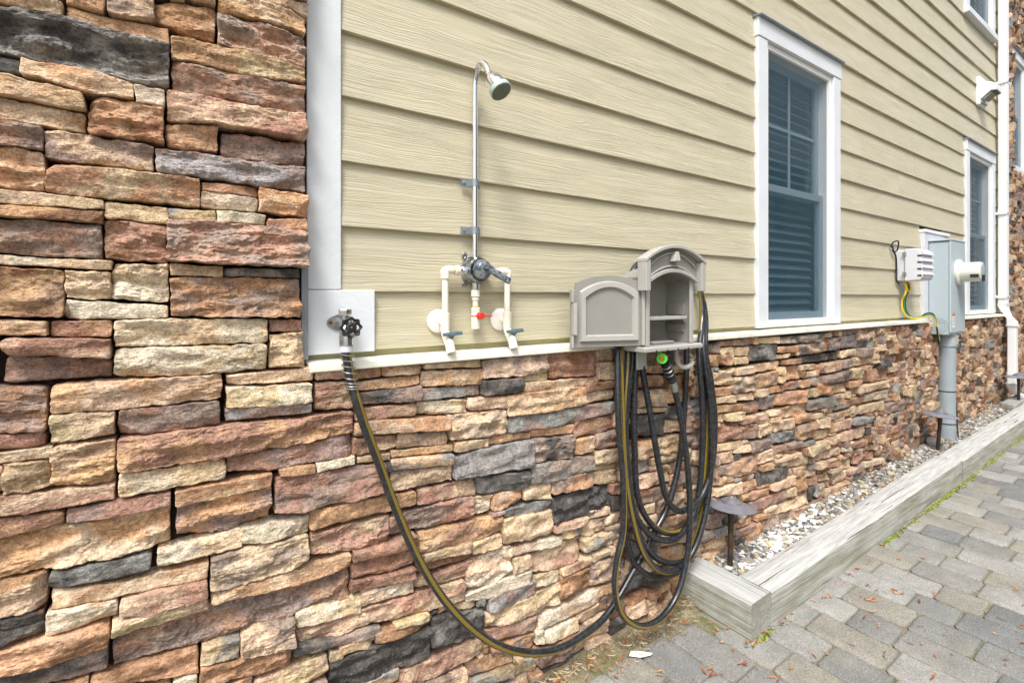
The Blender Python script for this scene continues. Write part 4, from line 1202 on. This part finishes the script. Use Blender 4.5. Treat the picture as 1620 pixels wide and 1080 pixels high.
# left and right drops
for (px, side) in ((.655, -1), (.878, 1)):
    y0, zt = -.062, 1.362
    if side < 0:
        fit('union_nut', (.727, y0, zt), (.712, y0, zt), .0125, sh_, 'chrome', 6)
        fit('union_nut', (.711, y0, zt), (.702, y0, zt), .0135, sh_, 'chrome')
        fit('fitting', (.7015, y0, zt), (.686, y0, zt), .0150, sh_)
        fit('glue_band', (.6855, y0, zt), (.679, y0, zt), .0105, sh_, 'yellow')
        fit('pipe', (.699, y0, zt), (px + .008, y0, zt), .0098, sh_)
    else:
        fit('pipe', (.812, y0, zt), (px - .008, y0, zt), .0098, sh_)
        fit('union_nut', (.812, y0, zt), (.826, y0, zt), .0125, sh_, 'chrome', 6)
    MB().tube(spline([(px - side * .024, y0, zt), (px - side * .012, y0, zt), (px, y0, zt - .004), (px, y0, zt - .014), (px, y0, zt - .026)], 5), .0138, 16).build('elbow', M['cpvc'], sh_, smooth=True)
    fit('pipe', (px, y0, zt - .02), (px, y0, 1.19), .0098, sh_)
    fit('tee', (px, y0, 1.232), (px, y0, 1.178), .0138, sh_)
    fit('tee_branch', (px, y0 + .004, 1.207), (px - .006, -.034, 1.207), .0125, sh_)
    MB().lathe((px - .008, -.0265, 1.207), (0, -1, 0), [(0, .036), (.007, .036), (.011, .031), (.013, .014)], 36).build('escutcheon', M['pvcw'], sh_, smooth=True)
    dn = Vector((.016, -.62, -.78)).normalized()
    e0 = Vector((px, y0, 1.182))
    MB().tube(spline([e0, e0 + Vector((0, -.002, -.010)), e0 + Vector((0, -.007, -.015)), e0 + Vector((0, -.014, -.022))], 5), .0130, 16).build('elbow', M['cpvc'], sh_, smooth=True)
    q0 = e0 + Vector((0, -.010, -.018))
    fit('ball_valve', q0, q0 + dn * .034, .0142, sh_)
    q1 = q0 + dn * .028
    sp = MB().lathe(q1, Vector((.05, -.35, -.94)), [(0, .0138), (.028, .0138), (.0282, .010), (.018, .0095)], 20).build('spout', M['cpvc'], sh_, smooth=True)
    hq = q0 + dn * .014 + Vector((.004, -.012, .010))
    hh = MB().lathe(hq, Vector((0, -.72, .69)), [(0, .008), (.012, .008), (.014, .006)], 14).build('valve_handle', M['teal'], sh_, smooth=True)
    a = hq + Vector((0, -.007, .006))
    MB().hexa([a + Vector(v) for v in ((-.028, .002, -.005), (.034, -.002, -.001), (.034, .006, .007), (-.028, .010, .003), (-.028, -.001, -.001), (.034, -.005, .003), (.034, .003, .011), (-.028, .007, .007))]).build('handle_wing', M['teal'], hh, bevel=.0015)

# ------------------------------------------------------------------ spigot
spg = thing('hose_spigot', (.345, -.036, 1.2), 'wall spigot with black handwheel on the white mounting block', 'spigot')
m = MB()
fl = []
for i in range(28):
    a = 2 * math.pi * i / 28
    fl.append((.352 + .034 * math.copysign(abs(math.cos(a)) ** 1.4, math.cos(a)), -.0365, 1.212 + .023 * math.copysign(abs(math.sin(a)) ** .9, math.sin(a))))
m.prism(fl, (0, -.004, 0)).build('flange', M['steel'], spg, bevel=.001)
MB().lathe((.328, -.0405, 1.212), (0, -1, 0), [(0, .0055), (.002, .005), (.0025, .002)], 12).build('flange_screw', M['rust'], spg, smooth=True)
MB().tube(spline([(.354, -.038, 1.212), (.354, -.06, 1.212), (.354, -.085, 1.208), (.353, -.10, 1.195), (.351, -.106, 1.178)], 6), [.015] * 14 + [.0165] * 11, 18).build('body', M['steel'], spg, smooth=True)
MB().cyl((.356, -.075, 1.218), (.356, -.075, 1.247), .013, 18).build('vacuum_breaker', M['steel'], spg, smooth=True)
MB().cyl((.356, -.075, 1.232), (.356, -.075, 1.249), .0185, 6).build('hex_cap', M['chrome'], spg, bevel=.002)
wc = at(555.5, 518, -.132)
wax = (Vector((0, -DC, HC)) - wc).normalized() * .8 + Vector((.25, -.5, .15)) * .5
wax.normalize()
MB().cyl((.354, -.085, 1.21), wc, .007, 12).build('stem', M['steel'], spg, smooth=True)
d_, u_, v_ = frame_of(wax)
m = MB()
ringp = []
for i in range(64):
    a = 2 * math.pi * i / 64
    ringp.append(.0262 + .0022 * math.cos(8 * a))
nb = len(ringp)
for (t, sc_) in ((-.006, .86), (-.007, .98), (0, 1.0), (.006, .97), (.008, .88), (.006, .76), (.0, .70), (-.005, .74)):
    for i in range(nb):
        a = 2 * math.pi * i / nb
        m.V.append(tuple(wc + wax * t + (u_ * math.cos(a) + v_ * math.sin(a)) * ringp[i] * sc_))
for k in range(8):
    k2 = (k + 1) % 8
    for i in range(nb):
        j = (i + 1) % nb
        m.F.append((k * nb + i, k * nb + j, k2 * nb + j, k2 * nb + i))
hw = m.build('handwheel', M['rubber'], spg, smooth=True)
for i in range(4):
    a = math.pi / 4 + i * math.pi / 2
    e = u_ * math.cos(a) + v_ * math.sin(a)
    MB().cyl(wc + e * .006, wc + e * .021, .0058, 10).build('spoke', M['rubber'], hw, smooth=True)
MB().lathe(wc - wax * .004, wax, [(0, .0135), (.008, .0135), (.010, .011), (.0102, .006), (.007, .005)], 20).build('hub', M['rubber'], hw, smooth=True)
MB().lathe(wc + wax * .0035, wax, [(0, .003), (.0035, .003)], 6).build('hub_screw', M['brass'], hw)

# ------------------------------------------------------------------ garden hose
def hp(px, py, Y): return tuple(at(px, py, Y))
path = [(.351, -.107, 1.172), (.351, -.110, 1.13)]
path += [hp(*p) for p in ((556, 603, -.118), (566, 640, -.130), (580, 682, -.132), (598, 728, -.132), (620, 788, -.13), (645, 848, -.13), (674, 905, -.13), (706, 952, -.13), (746, 993, -.132), (790, 1021, -.134), (835, 1032, -.134), (880, 1027, -.132), (920, 1006, -.128), (960, 972, -.122), (997, 912, -.115), (1033, 846, -.112), (1057, 798, -.112), (1075, 727, -.112), (1083, 640, -.112), (1086, 575, -.112))]
loops = [
 (-.150, ((1012, 556), (1027, 644), (1044, 744), (1056, 791), (1079, 808), (1110, 784), (1127, 731), (1131, 666), (1125, 605), (1116, 556))),
 (-.126, ((1005, 556), (1003, 640), (1004, 714), (1008, 780), (1025, 822), (1053, 842), (1083, 834), (1105, 798), (1114, 736), (1117, 640), (1112, 556))),
 (-.140, ((994, 556), (990, 640), (991, 714), (1001, 801), (1023, 840), (1049, 854), (1077, 845), (1101, 801), (1110, 730), (1111, 640), (1106, 556))),
 (-.132, ((986, 556), (986, 640), (988, 700), (998, 801), (1018, 858), (1040, 883), (1066, 890), (1089, 877), (1108, 830), (1118, 760), (1121, 650), (1114, 556))),
 (-.156, ((981, 556), (984, 660), (990, 757), (1005, 836), (1023, 882), (1049, 903), (1079, 895), (1101, 862), (1118, 801), (1125, 730), (1124, 640), (1113, 556))),
 (-.118, ((1000, 556), (992, 640), (988, 730), (988, 818), (998, 879), (1018, 905), (1044, 912), (1075, 901), (1098, 866), (1112, 800), (1114, 700), (1108, 556)))]
tr = random.Random(2)
def over(k):                                    # over the hanger behind the box
    j = 3 * math.sin(k * 2.3)
    return [hp(1116 - k, 500 + j, -.085), hp(1106, 452 - j, -.062), hp(1088, 418 + k, -.055), hp(1060, 404 + k, -.052 - .004 * k), hp(1026, 410 + k, -.055), hp(1000 + k, 431 + j, -.062), hp(990 - 2 * k, 498, -.085)]
ov0 = [hp(1086, 520, -.10), hp(1083, 470, -.075), hp(1070, 435, -.055), hp(1045, 424, -.055), hp(1018, 438, -.06), hp(1010, 490, -.085)]
path += ov0
for k, (Y, pts) in enumerate(loops):
    n = len(pts)
    for i, p in enumerate(pts):
        path.append(hp(p[0], p[1], Y if 0 < i < n - 1 else Y * .45 - .115 * .55))
    path += over(k)
path += [hp(*p) for p in ((977, 556, -.13), (979, 670, -.165), (986, 757, -.172), (986, 836, -.176), (976, 888, -.178), (973, 931, -.18), (982, 968, -.182), (1003, 987, -.184), (1028, 988, -.184), (1053, 970, -.184), (1075, 931, -.182), (1089, 866, -.18), (1091, 784, -.178), (1084, 705, -.176), (1074, 645, -.174), (1067, 616, -.174))]
hose = thing('garden_hose', (1.5, -.13, .2), 'black garden hose with yellow stripe coiled under the box and looping to the spigot', 'hose')
hm = MB().tube(spline(path, 9),   .0120, 16, twist=.9, uv=True)
ho = hm.build('hose_tube', M['hose'], hose, smooth=True)
uvl = ho.data.uv_layers.new(name='UVMap')
uvd = np.zeros((len(ho.data.loops), 2), np.float32)
for poly in ho.data.polygons:
    vs = [hm.uv[ho.data.loops[li].vertex_index] for li in poly.loop_indices]
    um = max(v[0] for v in vs)
    for li, v in zip(poly.loop_indices, vs):
        u = v[0]
        if um > .8 and u < .2: u += 1.0
        uvd[li] = (u, v[1])
uvl.data.foreach_set('uv', uvd.ravel())
MB().lathe((.351, -.107, 1.182), (0, -.06, -1), [(0, .0165), (.002, .0185), (.026, .0185), (.028, .016)], 24).build('hose_coupling', M['chrome'], hose, smooth=True)
MB().lathe((.351, -.1085, 1.1535), (0, -.06, -1), [(0, .0168), (.014, .0165), (.016, .0145)], 24).build('collar', M['util'], hose, smooth=True)
hs0, hs1, hs2 = Vector((.351, -.1095, 1.142)), Vector((.351, -.110, 1.13)), at(556, 603, -.118)
hl = []
ax = spline([hs0, hs0.lerp(hs2, .5) + Vector((-.001, 0, 0)), hs2, at(559, 615, -.122)], 30)
for i in range(len(ax) * 4):
    t = i / (len(ax) * 4 - 1) * (len(ax) - 1)
    p = ax[int(t)].lerp(ax[min(int(t) + 1, len(ax) - 1)], t - int(t))
    a = i / (len(ax) * 4 - 1) * 2 * math.pi * 8
    hl.append(p + Vector((math.cos(a), math.sin(a), 0)) * .0165)
MB().tube(hl, .0013, 6).build('spring_guard', M['steel'], hose, smooth=True)

# ------------------------------------------------------------------ spray nozzle
nz = thing('spray_nozzle', at(1050, 580, -.18), 'black spray nozzle with bright green tip hanging below the hose box', 'nozzle')
n0, n1, n2 = at(1067.5, 618, -.174), at(1063.5, 602, -.176), at(1051.5, 574, -.186)
MB().lathe(n0, n1 - n0, [(0, .0145), ((n1 - n0).length * .55, .0150), ((n1 - n0).length, .0155)], 20).build('coupling', M['steel'], nz, smooth=True)
Lh = (n2 - n1).length
grip = MB().lathe(n1, n2 - n1, [(0, .018), (Lh * .08, .0205), (Lh * .3, .0195), (Lh * .6, .0175), (Lh * .9, .0165), (Lh, .016)], 24).build('grip', M['rubber'], nz, smooth=True)
for f in (.12, .4, .62, .82):
    MB().lathe(n1.lerp(n2, f), n2 - n1, [(0, .0196), (.0005, .0206 - .003 * f), (.0022, .0206 - .003 * f), (.0027, .0194 - .003 * f)], 24, caps=False).build('grip_band', M['steel'], grip, smooth=True)
nh = at(1047.5, 566.5, -.205)
nax = ((Vector((0, -DC, HC)) - nh).normalized() + Vector((-.1, 0, -.15))).normalized()
MB().lathe(nh - nax * .05, nax, [(0, .010), (.01, .0155), (.035, .0165), (.05, .0165)], 24).build('head', M['rubber'], nz, smooth=True)
gr = MB().lathe(nh, nax, [(-.004, .0175), (0, .0195), (.008, .020), (.013, .0185), (.0135, .0095), (.008, .009)], 28, caps=False).build('green_tip', M['green'], nz, smooth=True)
MB().lathe(nh + nax * .004, nax, [(0, .0092), (.004, .0088), (.0042, .004), (.009, .0035)], 20).build('brass_jet', M['brass'], nz, smooth=True)
d_, u_, v_ = frame_of(nax)
lp = nh + Vector((-.012, 0, .018))
MB().tube([lp + (u_ * math.cos(t * math.pi / 8) + v_ * math.sin(t * math.pi / 8)) * .006 for t in range(17)], .0022, 8).build('lanyard_eye', M['green'], nz, smooth=True)
t0 = n2 + Vector((.014, -.006, -.004)); t1 = n1.lerp(n2, .45) + Vector((.026, -.006, .004))
MB().hexa([t0 + Vector((-.006, 0, 0)), t0 + Vector((.006, 0, 0)), t0 + Vector((.006, .01, 0)), t0 + Vector((-.006, .01, 0)), t1 + Vector((-.004, 0, 0)), t1 + Vector((.005, 0, 0)), t1 + Vector((.005, .01, 0)), t1 + Vector((-.004, .01, 0))]).build('trigger', M['rubber'], nz, bevel=.002)

# ------------------------------------------------------------------ hose box
hbx = thing('hose_box', (1.5, -.1, 1.09), 'grey resin wall-mounted hose box with arched hood and open door', 'hose box')
BX0, BX1, BY0, BY1, BZ0, BZ1 = 1.366, 1.632, -.100, -.212, 1.105, 1.415
t_ = .006
def arch(s0, s1, zs, zc, n=14):                 # arc from (s0, zs) over zc to (s1, zs)
    return [(s0 + (s1 - s0) * i / n, zs + (zc - zs) * (1 - (2 * i / n - 1) ** 2)) for i in range(n + 1)]
ba_ = arch(BX0 + t_, BX1 - t_, 1.346, 1.386)
MB().prism([(BX0 + t_, BY0, BZ0), (BX1 - t_, BY0, BZ0)] + [(s, BY0, z) for s, z in ba_[::-1]], (0, t_, 0)).build('back_panel', M['resin'], hbx, bevel=.001)
MB().box(BX0, BX0 + t_, BY1, BY0 + t_, BZ0, 1.345).build('side_panel', M['resin'], hbx, bevel=.0015)
MB().box(BX1 - t_, BX1, BY1, BY0 + t_, BZ0, 1.345).build('side_panel', M['resin'], hbx, bevel=.0015)
inner = [(BX1 - t_ - .0005, BY1 + .028 - .0, 1.21), (BX1 - t_ - .0005, BY0 - .004, 1.21), (BX1 - t_ - .0005, BY0 - .004, 1.26), (BX1 - t_ - .0005, BY1 + .028, 1.255)]
MB().prism(inner, (-.004, 0, 0)).build('side_pad', M['resin'], hbx, bevel=.0015)
MB().prism([(p[0], p[1], z) for p, z in zip(inner, (1.186, 1.186, 1.1955, 1.1955))], (-.007, 0, 0)).build('side_pad', M['resin'], hbx, bevel=.0015)
MB().prism([(p[0], p[1], z) for p, z in zip(inner, (1.145, 1.145, 1.175, 1.175))], (-.007, 0, 0)).build('side_pad', M['resin'], hbx, bevel=.0015)
MB().box(BX0 + t_, BX1 - t_ - .012, BY1 + .006, BY0, 1.196, 1.208).build('shelf', M['resinl'], hbx, bevel=.002)
MB().lathe((BX0 + .09, BY0 - .0005, 1.30), (0, -1, 0), [(0, .006), (.003, .006), (.005, .003)], 12).build('mounting_screw', M['dark'], hbx, smooth=True)
MB().box(BX0, BX1, BY1, BY0 + t_, BZ0 - .008, BZ0 - .0005).build('floor', M['resin'], hbx, bevel=.001)
MB().box(BX0 + .07, BX0 + .19, BY1 + .02, BY0 - .02, BZ0 + .0002, BZ0 + .01).build('floor_boss', M['resin'], hbx, bevel=.003)
for sx in (BX0 - .001, BX1 - .018):
    MB().box(sx, sx + .019, BY1 - .008, BY1 - .0005, BZ0, 1.345).build('front_stile', M['resinl'], hbx, bevel=.002)
bs = MB()
bs.prism([(1.338, -.236, 1.085), (1.338, -.236, 1.100), (1.338, -.228, 1.1035), (1.338, -.10, 1.1035), (1.338, -.10, 1.0965), (1.338, -.10, 1.085)], (.332, 0, 0))
bs.build('base_lip', M['resinl'], hbx, bevel=.003)
for k in range(4):
    MB().cyl((1.40 + .06 * k, -.2362, 1.088), (1.40 + .06 * k, -.2335, 1.088), .004, 8).build('drain_hole', M['dark'], hbx)
# cavity roof and hood
ra = arch(BX0 - .001, BX1 + .001, 1.346, 1.388)
m = MB().prism([(s, BY1 - .002, z) for s, z in ra] + [(s, BY1 - .002, z + .006) for s, z in ra[::-1]], (0, BY0 - BY1 + .008, 0)).build('cavity_roof', M['resin'], hbx)
HS0, HS1 = 1.344, 1.662
lo = arch(HS0 + .026, HS1 - .026, 1.336, 1.374)
hi = arch(HS0, HS1, 1.408, 1.462)
hood = MB().prism([(s, -.222, z) for s, z in lo] + [(s, -.222, z) for s, z in hi[::-1]], (0, .010, 0)).build('hood', M['resin'], hbx)
def band(name, pts, th, y0, y1, mat, par):
    m = MB()
    m.prism([(s, y0, z) for s, z in pts] + [(s, y0, z + th) for s, z in pts[::-1]], (0, y1 - y0, 0))
    return m.build(name, M[mat], par, bevel=.002)
band('hood_roof', arch(HS0 - .012, HS1 + .012, 1.404, 1.459), .012, -.25, -.205, 'resinl', hood)
band('hood_lip', arch(HS0 + .027, HS1 - .027, 1.334, 1.371), .014, -.238, -.2225, 'resinl', hood)
band('hood_panel_edge', arch(HS0 + .032, HS1 - .032, 1.352, 1.392), .006, -.231, -.2225, 'resinl', hood)
band('hood_panel_edge', arch(HS0 + .032, HS1 - .032, 1.392, 1.440), .005, -.231, -.2225, 'resinl', hood)
for sx in (HS0 - .011, HS1 - .014):
    MB().box(sx, sx + .025, -.247, -.2065, 1.302, 1.412).build('hood_flange', M['resinl'], hood, bevel=.003)
xm = (HS0 + HS1) / 2
lt = MB()
lt.hexa([(xm - .024, -.252, 1.410), (xm + .012, -.252, 1.413), (xm + .010, -.223, 1.413), (xm - .020, -.223, 1.410), (xm - .006, -.244, 1.447), (xm + .012, -.244, 1.448), (xm + .012, -.223, 1.448), (xm - .006, -.223, 1.447)])
lt.build('latch', M['resinl'], hood, bevel=.002)
# hanger drum behind the box that carries the coil
MB().lathe(((BX0 + BX1) / 2, -.099, 1.285), (0, 1, 0), [(0, .075), (.08, .085)], 32).build('hanger_drum', M['resin'], hbx, smooth=True)
# open door
h0, h1 = Vector((1.097, -.122, 0)), Vector((1.362, -.212, 0))
du = (h1 - h0); DW = du.length; du.normalize()
dn_ = Vector((du.y, -du.x, 0))                   # outward, towards the viewer
def dp(u, z, o=0.0): return tuple(h0 + du * u + dn_ * o + Vector((0, 0, z)))
DZ = 1.108
out = [(0, DZ), (DW, DZ), (DW, 1.322)] + [(u, z) for u, z in arch(.018, DW - .008, 1.330, 1.356)[::-1]] + [(.018, 1.305), (0, 1.305)]
door = MB().prism([dp(u, z) for u, z in out], -dn_ * .010).build('door', M['resin'], hbx, bevel=.0012)
def ringed(u0, u1, z0, zs, zc, wd_, hgt, mat):
    o1 = [(u0, z0), (u1, z0)] + arch(u0, u1, zs, zc)[::-1]
    i1 = [(u0 + wd_, z0 + wd_), (u1 - wd_, z0 + wd_)] + arch(u0 + wd_, u1 - wd_, zs - wd_, zc - wd_)[::-1]
    c = .004
    o2 = [(u0 + c, z0 + c), (u1 - c, z0 + c)] + arch(u0 + c, u1 - c, zs - c, zc - c)[::-1]
    w2 = wd_ - c
    i2 = [(u0 + w2, z0 + w2), (u1 - w2, z0 + w2)] + arch(u0 + w2, u1 - w2, zs - w2, zc - w2)[::-1]
    m = MB()
    k = len(o1)
    for ring, o in ((o1, .0003), (o2, hgt), (i2, hgt), (i1, .0003)):
        m.V += [dp(u, z, o) for u, z in ring]
    for q in range(3):
        for i in range(k):
            j = (i + 1) % k
            m.F.append((q * k + i, q * k + j, (q + 1) * k + j, (q + 1) * k + i))
    return m.build('raised_frame', M[mat], door)
ringed(.032, DW - .024, 1.126, 1.300, 1.336, .024, .010, 'resinl')
for (z0, z1, nm) in ((DZ, 1.150, 'edge_channel'), (1.262, 1.304, 'edge_channel')):
    MB().prism([dp(.0, z0 + .001, .0005), dp(.005, z0 + .001, .0005), dp(.005, z0 + .001, .016), dp(.0, z0 + .001, .016)], (0, 0, z1 - z0 - .002)).build(nm, M['resinl'], door)
MB().prism([dp(.003, 1.152, .0005), dp(.016, 1.152, .0005), dp(.016, 1.152, .022), dp(.003, 1.152, .022)], (0, 0, .108)).build('door_catch', M['resinl'], door, bevel=.0015)
MB().prism([dp(DW - .014, DZ + .002, .0005), dp(DW - .002, DZ + .002, .0005), dp(DW - .002, DZ + .002, .012), dp(DW - .014, DZ + .002, .012)], (0, 0, .205)).build('hinge_strip', M['resinl'], door, bevel=.0015)
# hooks under the base
hk = [(1.600, -.165, 1.086), (1.600, -.165, 1.06), (1.600, -.168, 1.03), (1.607, -.178, 1.012), (1.624, -.19, 1.008), (1.642, -.20, 1.015), (1.650, -.205, 1.032)]
MB().tube(spline(hk, 6), .0095, 12).build('hook', M['resinl'], hbx, smooth=True)
MB().box(1.395, 1.45, -.150, -.143, 1.01, 1.0845).build('hanger_tab', M['resinl'], hbx, bevel=.006)

# ------------------------------------------------------------------ path lights
def path_light():
    o = bpy.data.objects.new('path_light', None)
    sc.collection.objects.link(o)
    MB().tube([(0, 0, -.12), (0, 0, .29)], .0115, 14).build('stem', M['stem'], o, smooth=True)
    MB().lathe((0, 0, .275), (0, 0, 1), [(.002, .094), (0, .098), (.001, .101), (.004, .1015), (.010, .085), (.017, .055), (.021, .038), (.0215, .041), (.027, .040), (.0275, .031), (.033, .030), (.0335, .022), (.039, .021), (.0395, .010), (.048, .007), (.050, .003)], 40).build('lamp_shade', M['lampm'], o, smooth=True)
    MB().lathe((0, 0, .235), (0, 0, 1), [(0, .0125), (.028, .013), (.0385, .02)], 20).build('lamp_socket', M['stem'], o, smooth=True)
    return o
LP = [((1.985, -.150), -.03, .09, 'bronze path light nearest the hose, with peeling shade', 0.006),
      ((4.52, -.175), .04, -.05, 'bronze path light standing in front of the grey conduit', 0.0),
      ((6.62, -.215), 0, 0, 'farthest bronze path light, beside the downspout', 0.02)]
lamp0 = path_light()
for k, ((x, y), rx, ry, lab, dz) in enumerate(LP):
    if k == 0: o = lamp0
    else:
        o = lamp0.copy()
        sc.collection.objects.link(o)
        for ch in lamp0.children:
            c = ch.copy()
            sc.collection.objects.link(c)
            c.parent = o
    o.location = (x, y, gz(x) + GRAV + dz - .02)
    o.rotation_euler = (rx, ry, k * 1.3)
    tag(o, lab, 'path light', 'path lights in the gravel bed')

# ------------------------------------------------------------------ litter, moss, scraps
lr = random.Random(9)
LV, LF, LC = [], [], []
def sliver(p, L, W_, ang, col, curl=.25, lift=.003):
    n = len(LV)
    ca, sa = math.cos(ang), math.sin(ang)
    k = 4
    for i in range(k + 1):
        t = i / k - .5
        wv = W_ * (1 - (2 * t) ** 2 * .85) + .0006
        bend = L * curl * (t * t * 2) * lr.uniform(.6, 1.2)
        for s_ in (-1, 1):
            x = t * L; y = s_ * wv / 2 + bend
            LV.append((p[0] + x * ca - y * sa, p[1] + x * sa + y * ca, p[2] + lift + abs(t) * L * .18 * lr.random() + (.0015 if s_ > 0 else 0)))
            LC.append(tuple(c * lr.uniform(.8, 1.15) for c in col))
    for i in range(k):
        LF.append((n + 2 * i, n + 2 * i + 1, n + 2 * i + 3, n + 2 * i + 2))
OR_ = [srgb(186, 116, 70), srgb(168, 94, 56), srgb(196, 144, 98), srgb(138, 78, 50), srgb(176, 132, 92)]
SPOTS2 = [(240, 745), (160, 800), (40, 860), (80, 850), (430, 605), (490, 600), (515, 530), (560, 510), (615, 455), (650, 425), (820, 295), (800, 550), (910, 570), (780, 610), (720, 705), (770, 660), (725, 600), (760, 740), (800, 760), (640, 850), (490, 895), (440, 930), (300, 1010), (200, 1050), (20, 960), (110, 995), (1040, 625), (1140, 570), (1050, 760), (1160, 795), (1440, 445), (1050, 375), (1320, 550), (1600, 550), (1380, 665), (1510, 710), (1590, 740), (1470, 805), (1610, 850), (1110, 905), (1540, 965), (1000, 850), (830, 910), (1110, 1050), (900, 380), (1590, 640), (740, 535), (850, 560)]
SPOTS1 = [(620, 890), (590, 960), (640, 960), (600, 1000), (540, 1045), (430, 950), (400, 920), (750, 650), (720, 720), (700, 790), (740, 700), (790, 690), (830, 740), (870, 790), (930, 770), (960, 740), (1010, 745), (1120, 750), (1160, 770), (1110, 810), (1160, 850), (1230, 890), (1300, 855), (1340, 850), (1420, 800), (1040, 1010), (1090, 1035), (1140, 1050), (1280, 960), (740, 975), (800, 1020), (460, 850), (480, 830), (450, 870), (880, 705), (920, 730), (235, 1050)]
SP = [(1170 + x / 3.6, 780 + y / 3.6) for x, y in SPOTS2] + [(820 + x / 3.6, 780 + y / 3.6) for x, y in SPOTS1]
for (px, py) in SP:
    p = onG(px, py, .004)
    if p.y > -.13: p = at(px, py, -.15)
    for q in range(lr.choice([1, 1, 2, 2, 3])):
        sliver((p.x + lr.gauss(0, .012), p.y + lr.gauss(0, .009), gz(p.x) + .004 + (.03 if p.y > -.17 and p.x < 1.7 else 0)), lr.uniform(.012, .034), lr.uniform(.0025, .007), lr.uniform(0, 6.3), lr.choice(OR_), lr.uniform(-.4, .4))
for q in range(260):                             # finer crumbs caught in the joints and along the timber
    x = lr.uniform(.8, 5.5)
    y = lr.choice([lr.uniform(-.43, -.385), lr.uniform(-1.0, -.4)]) if x > 1.75 else lr.uniform(-.5, -.13)
    sliver((x, y, gz(x) + .002), lr.uniform(.005, .014), lr.uniform(.001, .003), lr.uniform(0, 6.3), lr.choice(OR_ + [srgb(120, 96, 64), srgb(170, 150, 110)]), .3)
for q in range(1000):                            # straw on the dirt strip
    x = lr.uniform(.55, 1.76)
    d = abs(lr.gauss(0, .045))
    y = -.10 - d
    z = gz(x) + .045 * max(1 - (d + .06) / .16, 0) + .004
    sliver((x, y, z), lr.uniform(.012, .04), lr.uniform(.0008, .0022), lr.uniform(0, 6.3), lr.choice([srgb(184, 166, 130), srgb(160, 140, 104), srgb(140, 120, 88), srgb(194, 180, 148), srgb(130, 98, 66), srgb(120, 116, 78)]), lr.uniform(-.3, .3), .004)
lo_ = bpy.data.objects.new('leaf_litter', raw_mesh('leaf_litter', LV, LF, M['litter'], False, np.array(LC)))
tag(link(lo_), 'scattered dry orange leaf bits and straw on the pavers and dirt', 'leaf litter', kind='stuff')
def pl_moss(r):
    x = 2.9 + 3.8 * r.rand() ** .9
    if r.rand() < .06: x = r.choice([1.80, 1.86, 2.0]) + .03 * r.randn()
    while pn(x * 3.1, 4.2) + .25 * r.randn() < -.08: x = 2.9 + 3.8 * r.rand()
    y = -.386 - abs(r.randn()) * .011
    s = r.uniform(.002, .007)
    return (x, y, gz(x) + .0 + s * .15), (s, s, s * .6), [srgb(104, 122, 40), srgb(128, 140, 52), srgb(84, 100, 36), srgb(144, 146, 78)][r.randint(4)]
tag(lumps('moss', 2200, pl_moss, M['moss'], 31, 1), 'bright green moss along the foot of the long timbers', 'moss', kind='stuff')
p0 = onG(1013, 1036, .006)
pv = []
for i, (a, b) in enumerate(((-.026, .012), (-.012, .018), (.012, .008), (.028, -.014), (.018, -.018), (-.006, -.006))):
    pv.append((p0.x + a * 1.5, p0.y + b * 1.5, gz(p0.x) + .009 + .003 * math.sin(i * 2)))
tag(MB().prism(pv, (0, 0, .0015)).build('paper_scrap', M['paper']), 'small torn scrap of white paper on the pavers', 'paper')
pk = MB()
pp = onG(1003, 984, .02)
pk.prism([(pp.x + .009 * math.cos(t), pp.y + .007 * math.sin(t), gz(pp.x) + .012 + .003 * math.sin(2 * t)) for t in np.linspace(0, 5.4, 7)], (0, 0, .001))
tag(pk.build('petal', simple('pink_petal', srgb(214, 60, 100), .6)), 'tiny pink petal by the bottom loop of the hose', 'petal')

# ------------------------------------------------------------------ added house, unseen behind the viewer: reflected in panes and chrome, blocks some sky
NY = -7.0
nb_ = thing('added_house', (10, NY, 0), 'clapboard house added out of view for the panes and chrome to reflect', 'house')
tn = NT('added_house_siding')
wv_ = tn.n('TexWave', bands_direction='Z', wave_profile='SAW'); wv_.inputs['Scale'].default_value = 1.75
tn.l(tn.coord(), wv_.inputs['Vector'])
tn.out(tn.mix(tn.ramp(wv_.outputs[1], [(0.0, 0.0), (0.12, 1.0)]), srgb(80, 80, 76), srgb(150, 147, 138)), 0.6, tn.bump(wv_.outputs[1], 0.015))
MB().box(1.0, 30.0, NY - 8, NY, -1, 5.2).build('wall', tn.m, nb_)
MB().prism([(0.6, NY + .45, 5.2), (0.6, NY - 4, 7.8), (0.6, NY - 8.45, 5.2)], (29.8, 0, 0)).build('roof', simple('grey_shingles', srgb(84, 82, 82), .9, var=.3, vs=8), nb_)
for k, x in enumerate((3.5, 7.5, 11.5, 15.5, 19.5, 23.5)):
    for z in (.9, 3.2):
        f = MB().box(x, x + 1.1, NY, NY + .05, z, z + 1.5).build('window', M['trim'], nb_)
        MB().box(x + .1, x + 1.0, NY + .051, NY + .055, z + .1, z + 1.4).build('pane', M['dusk'], f)
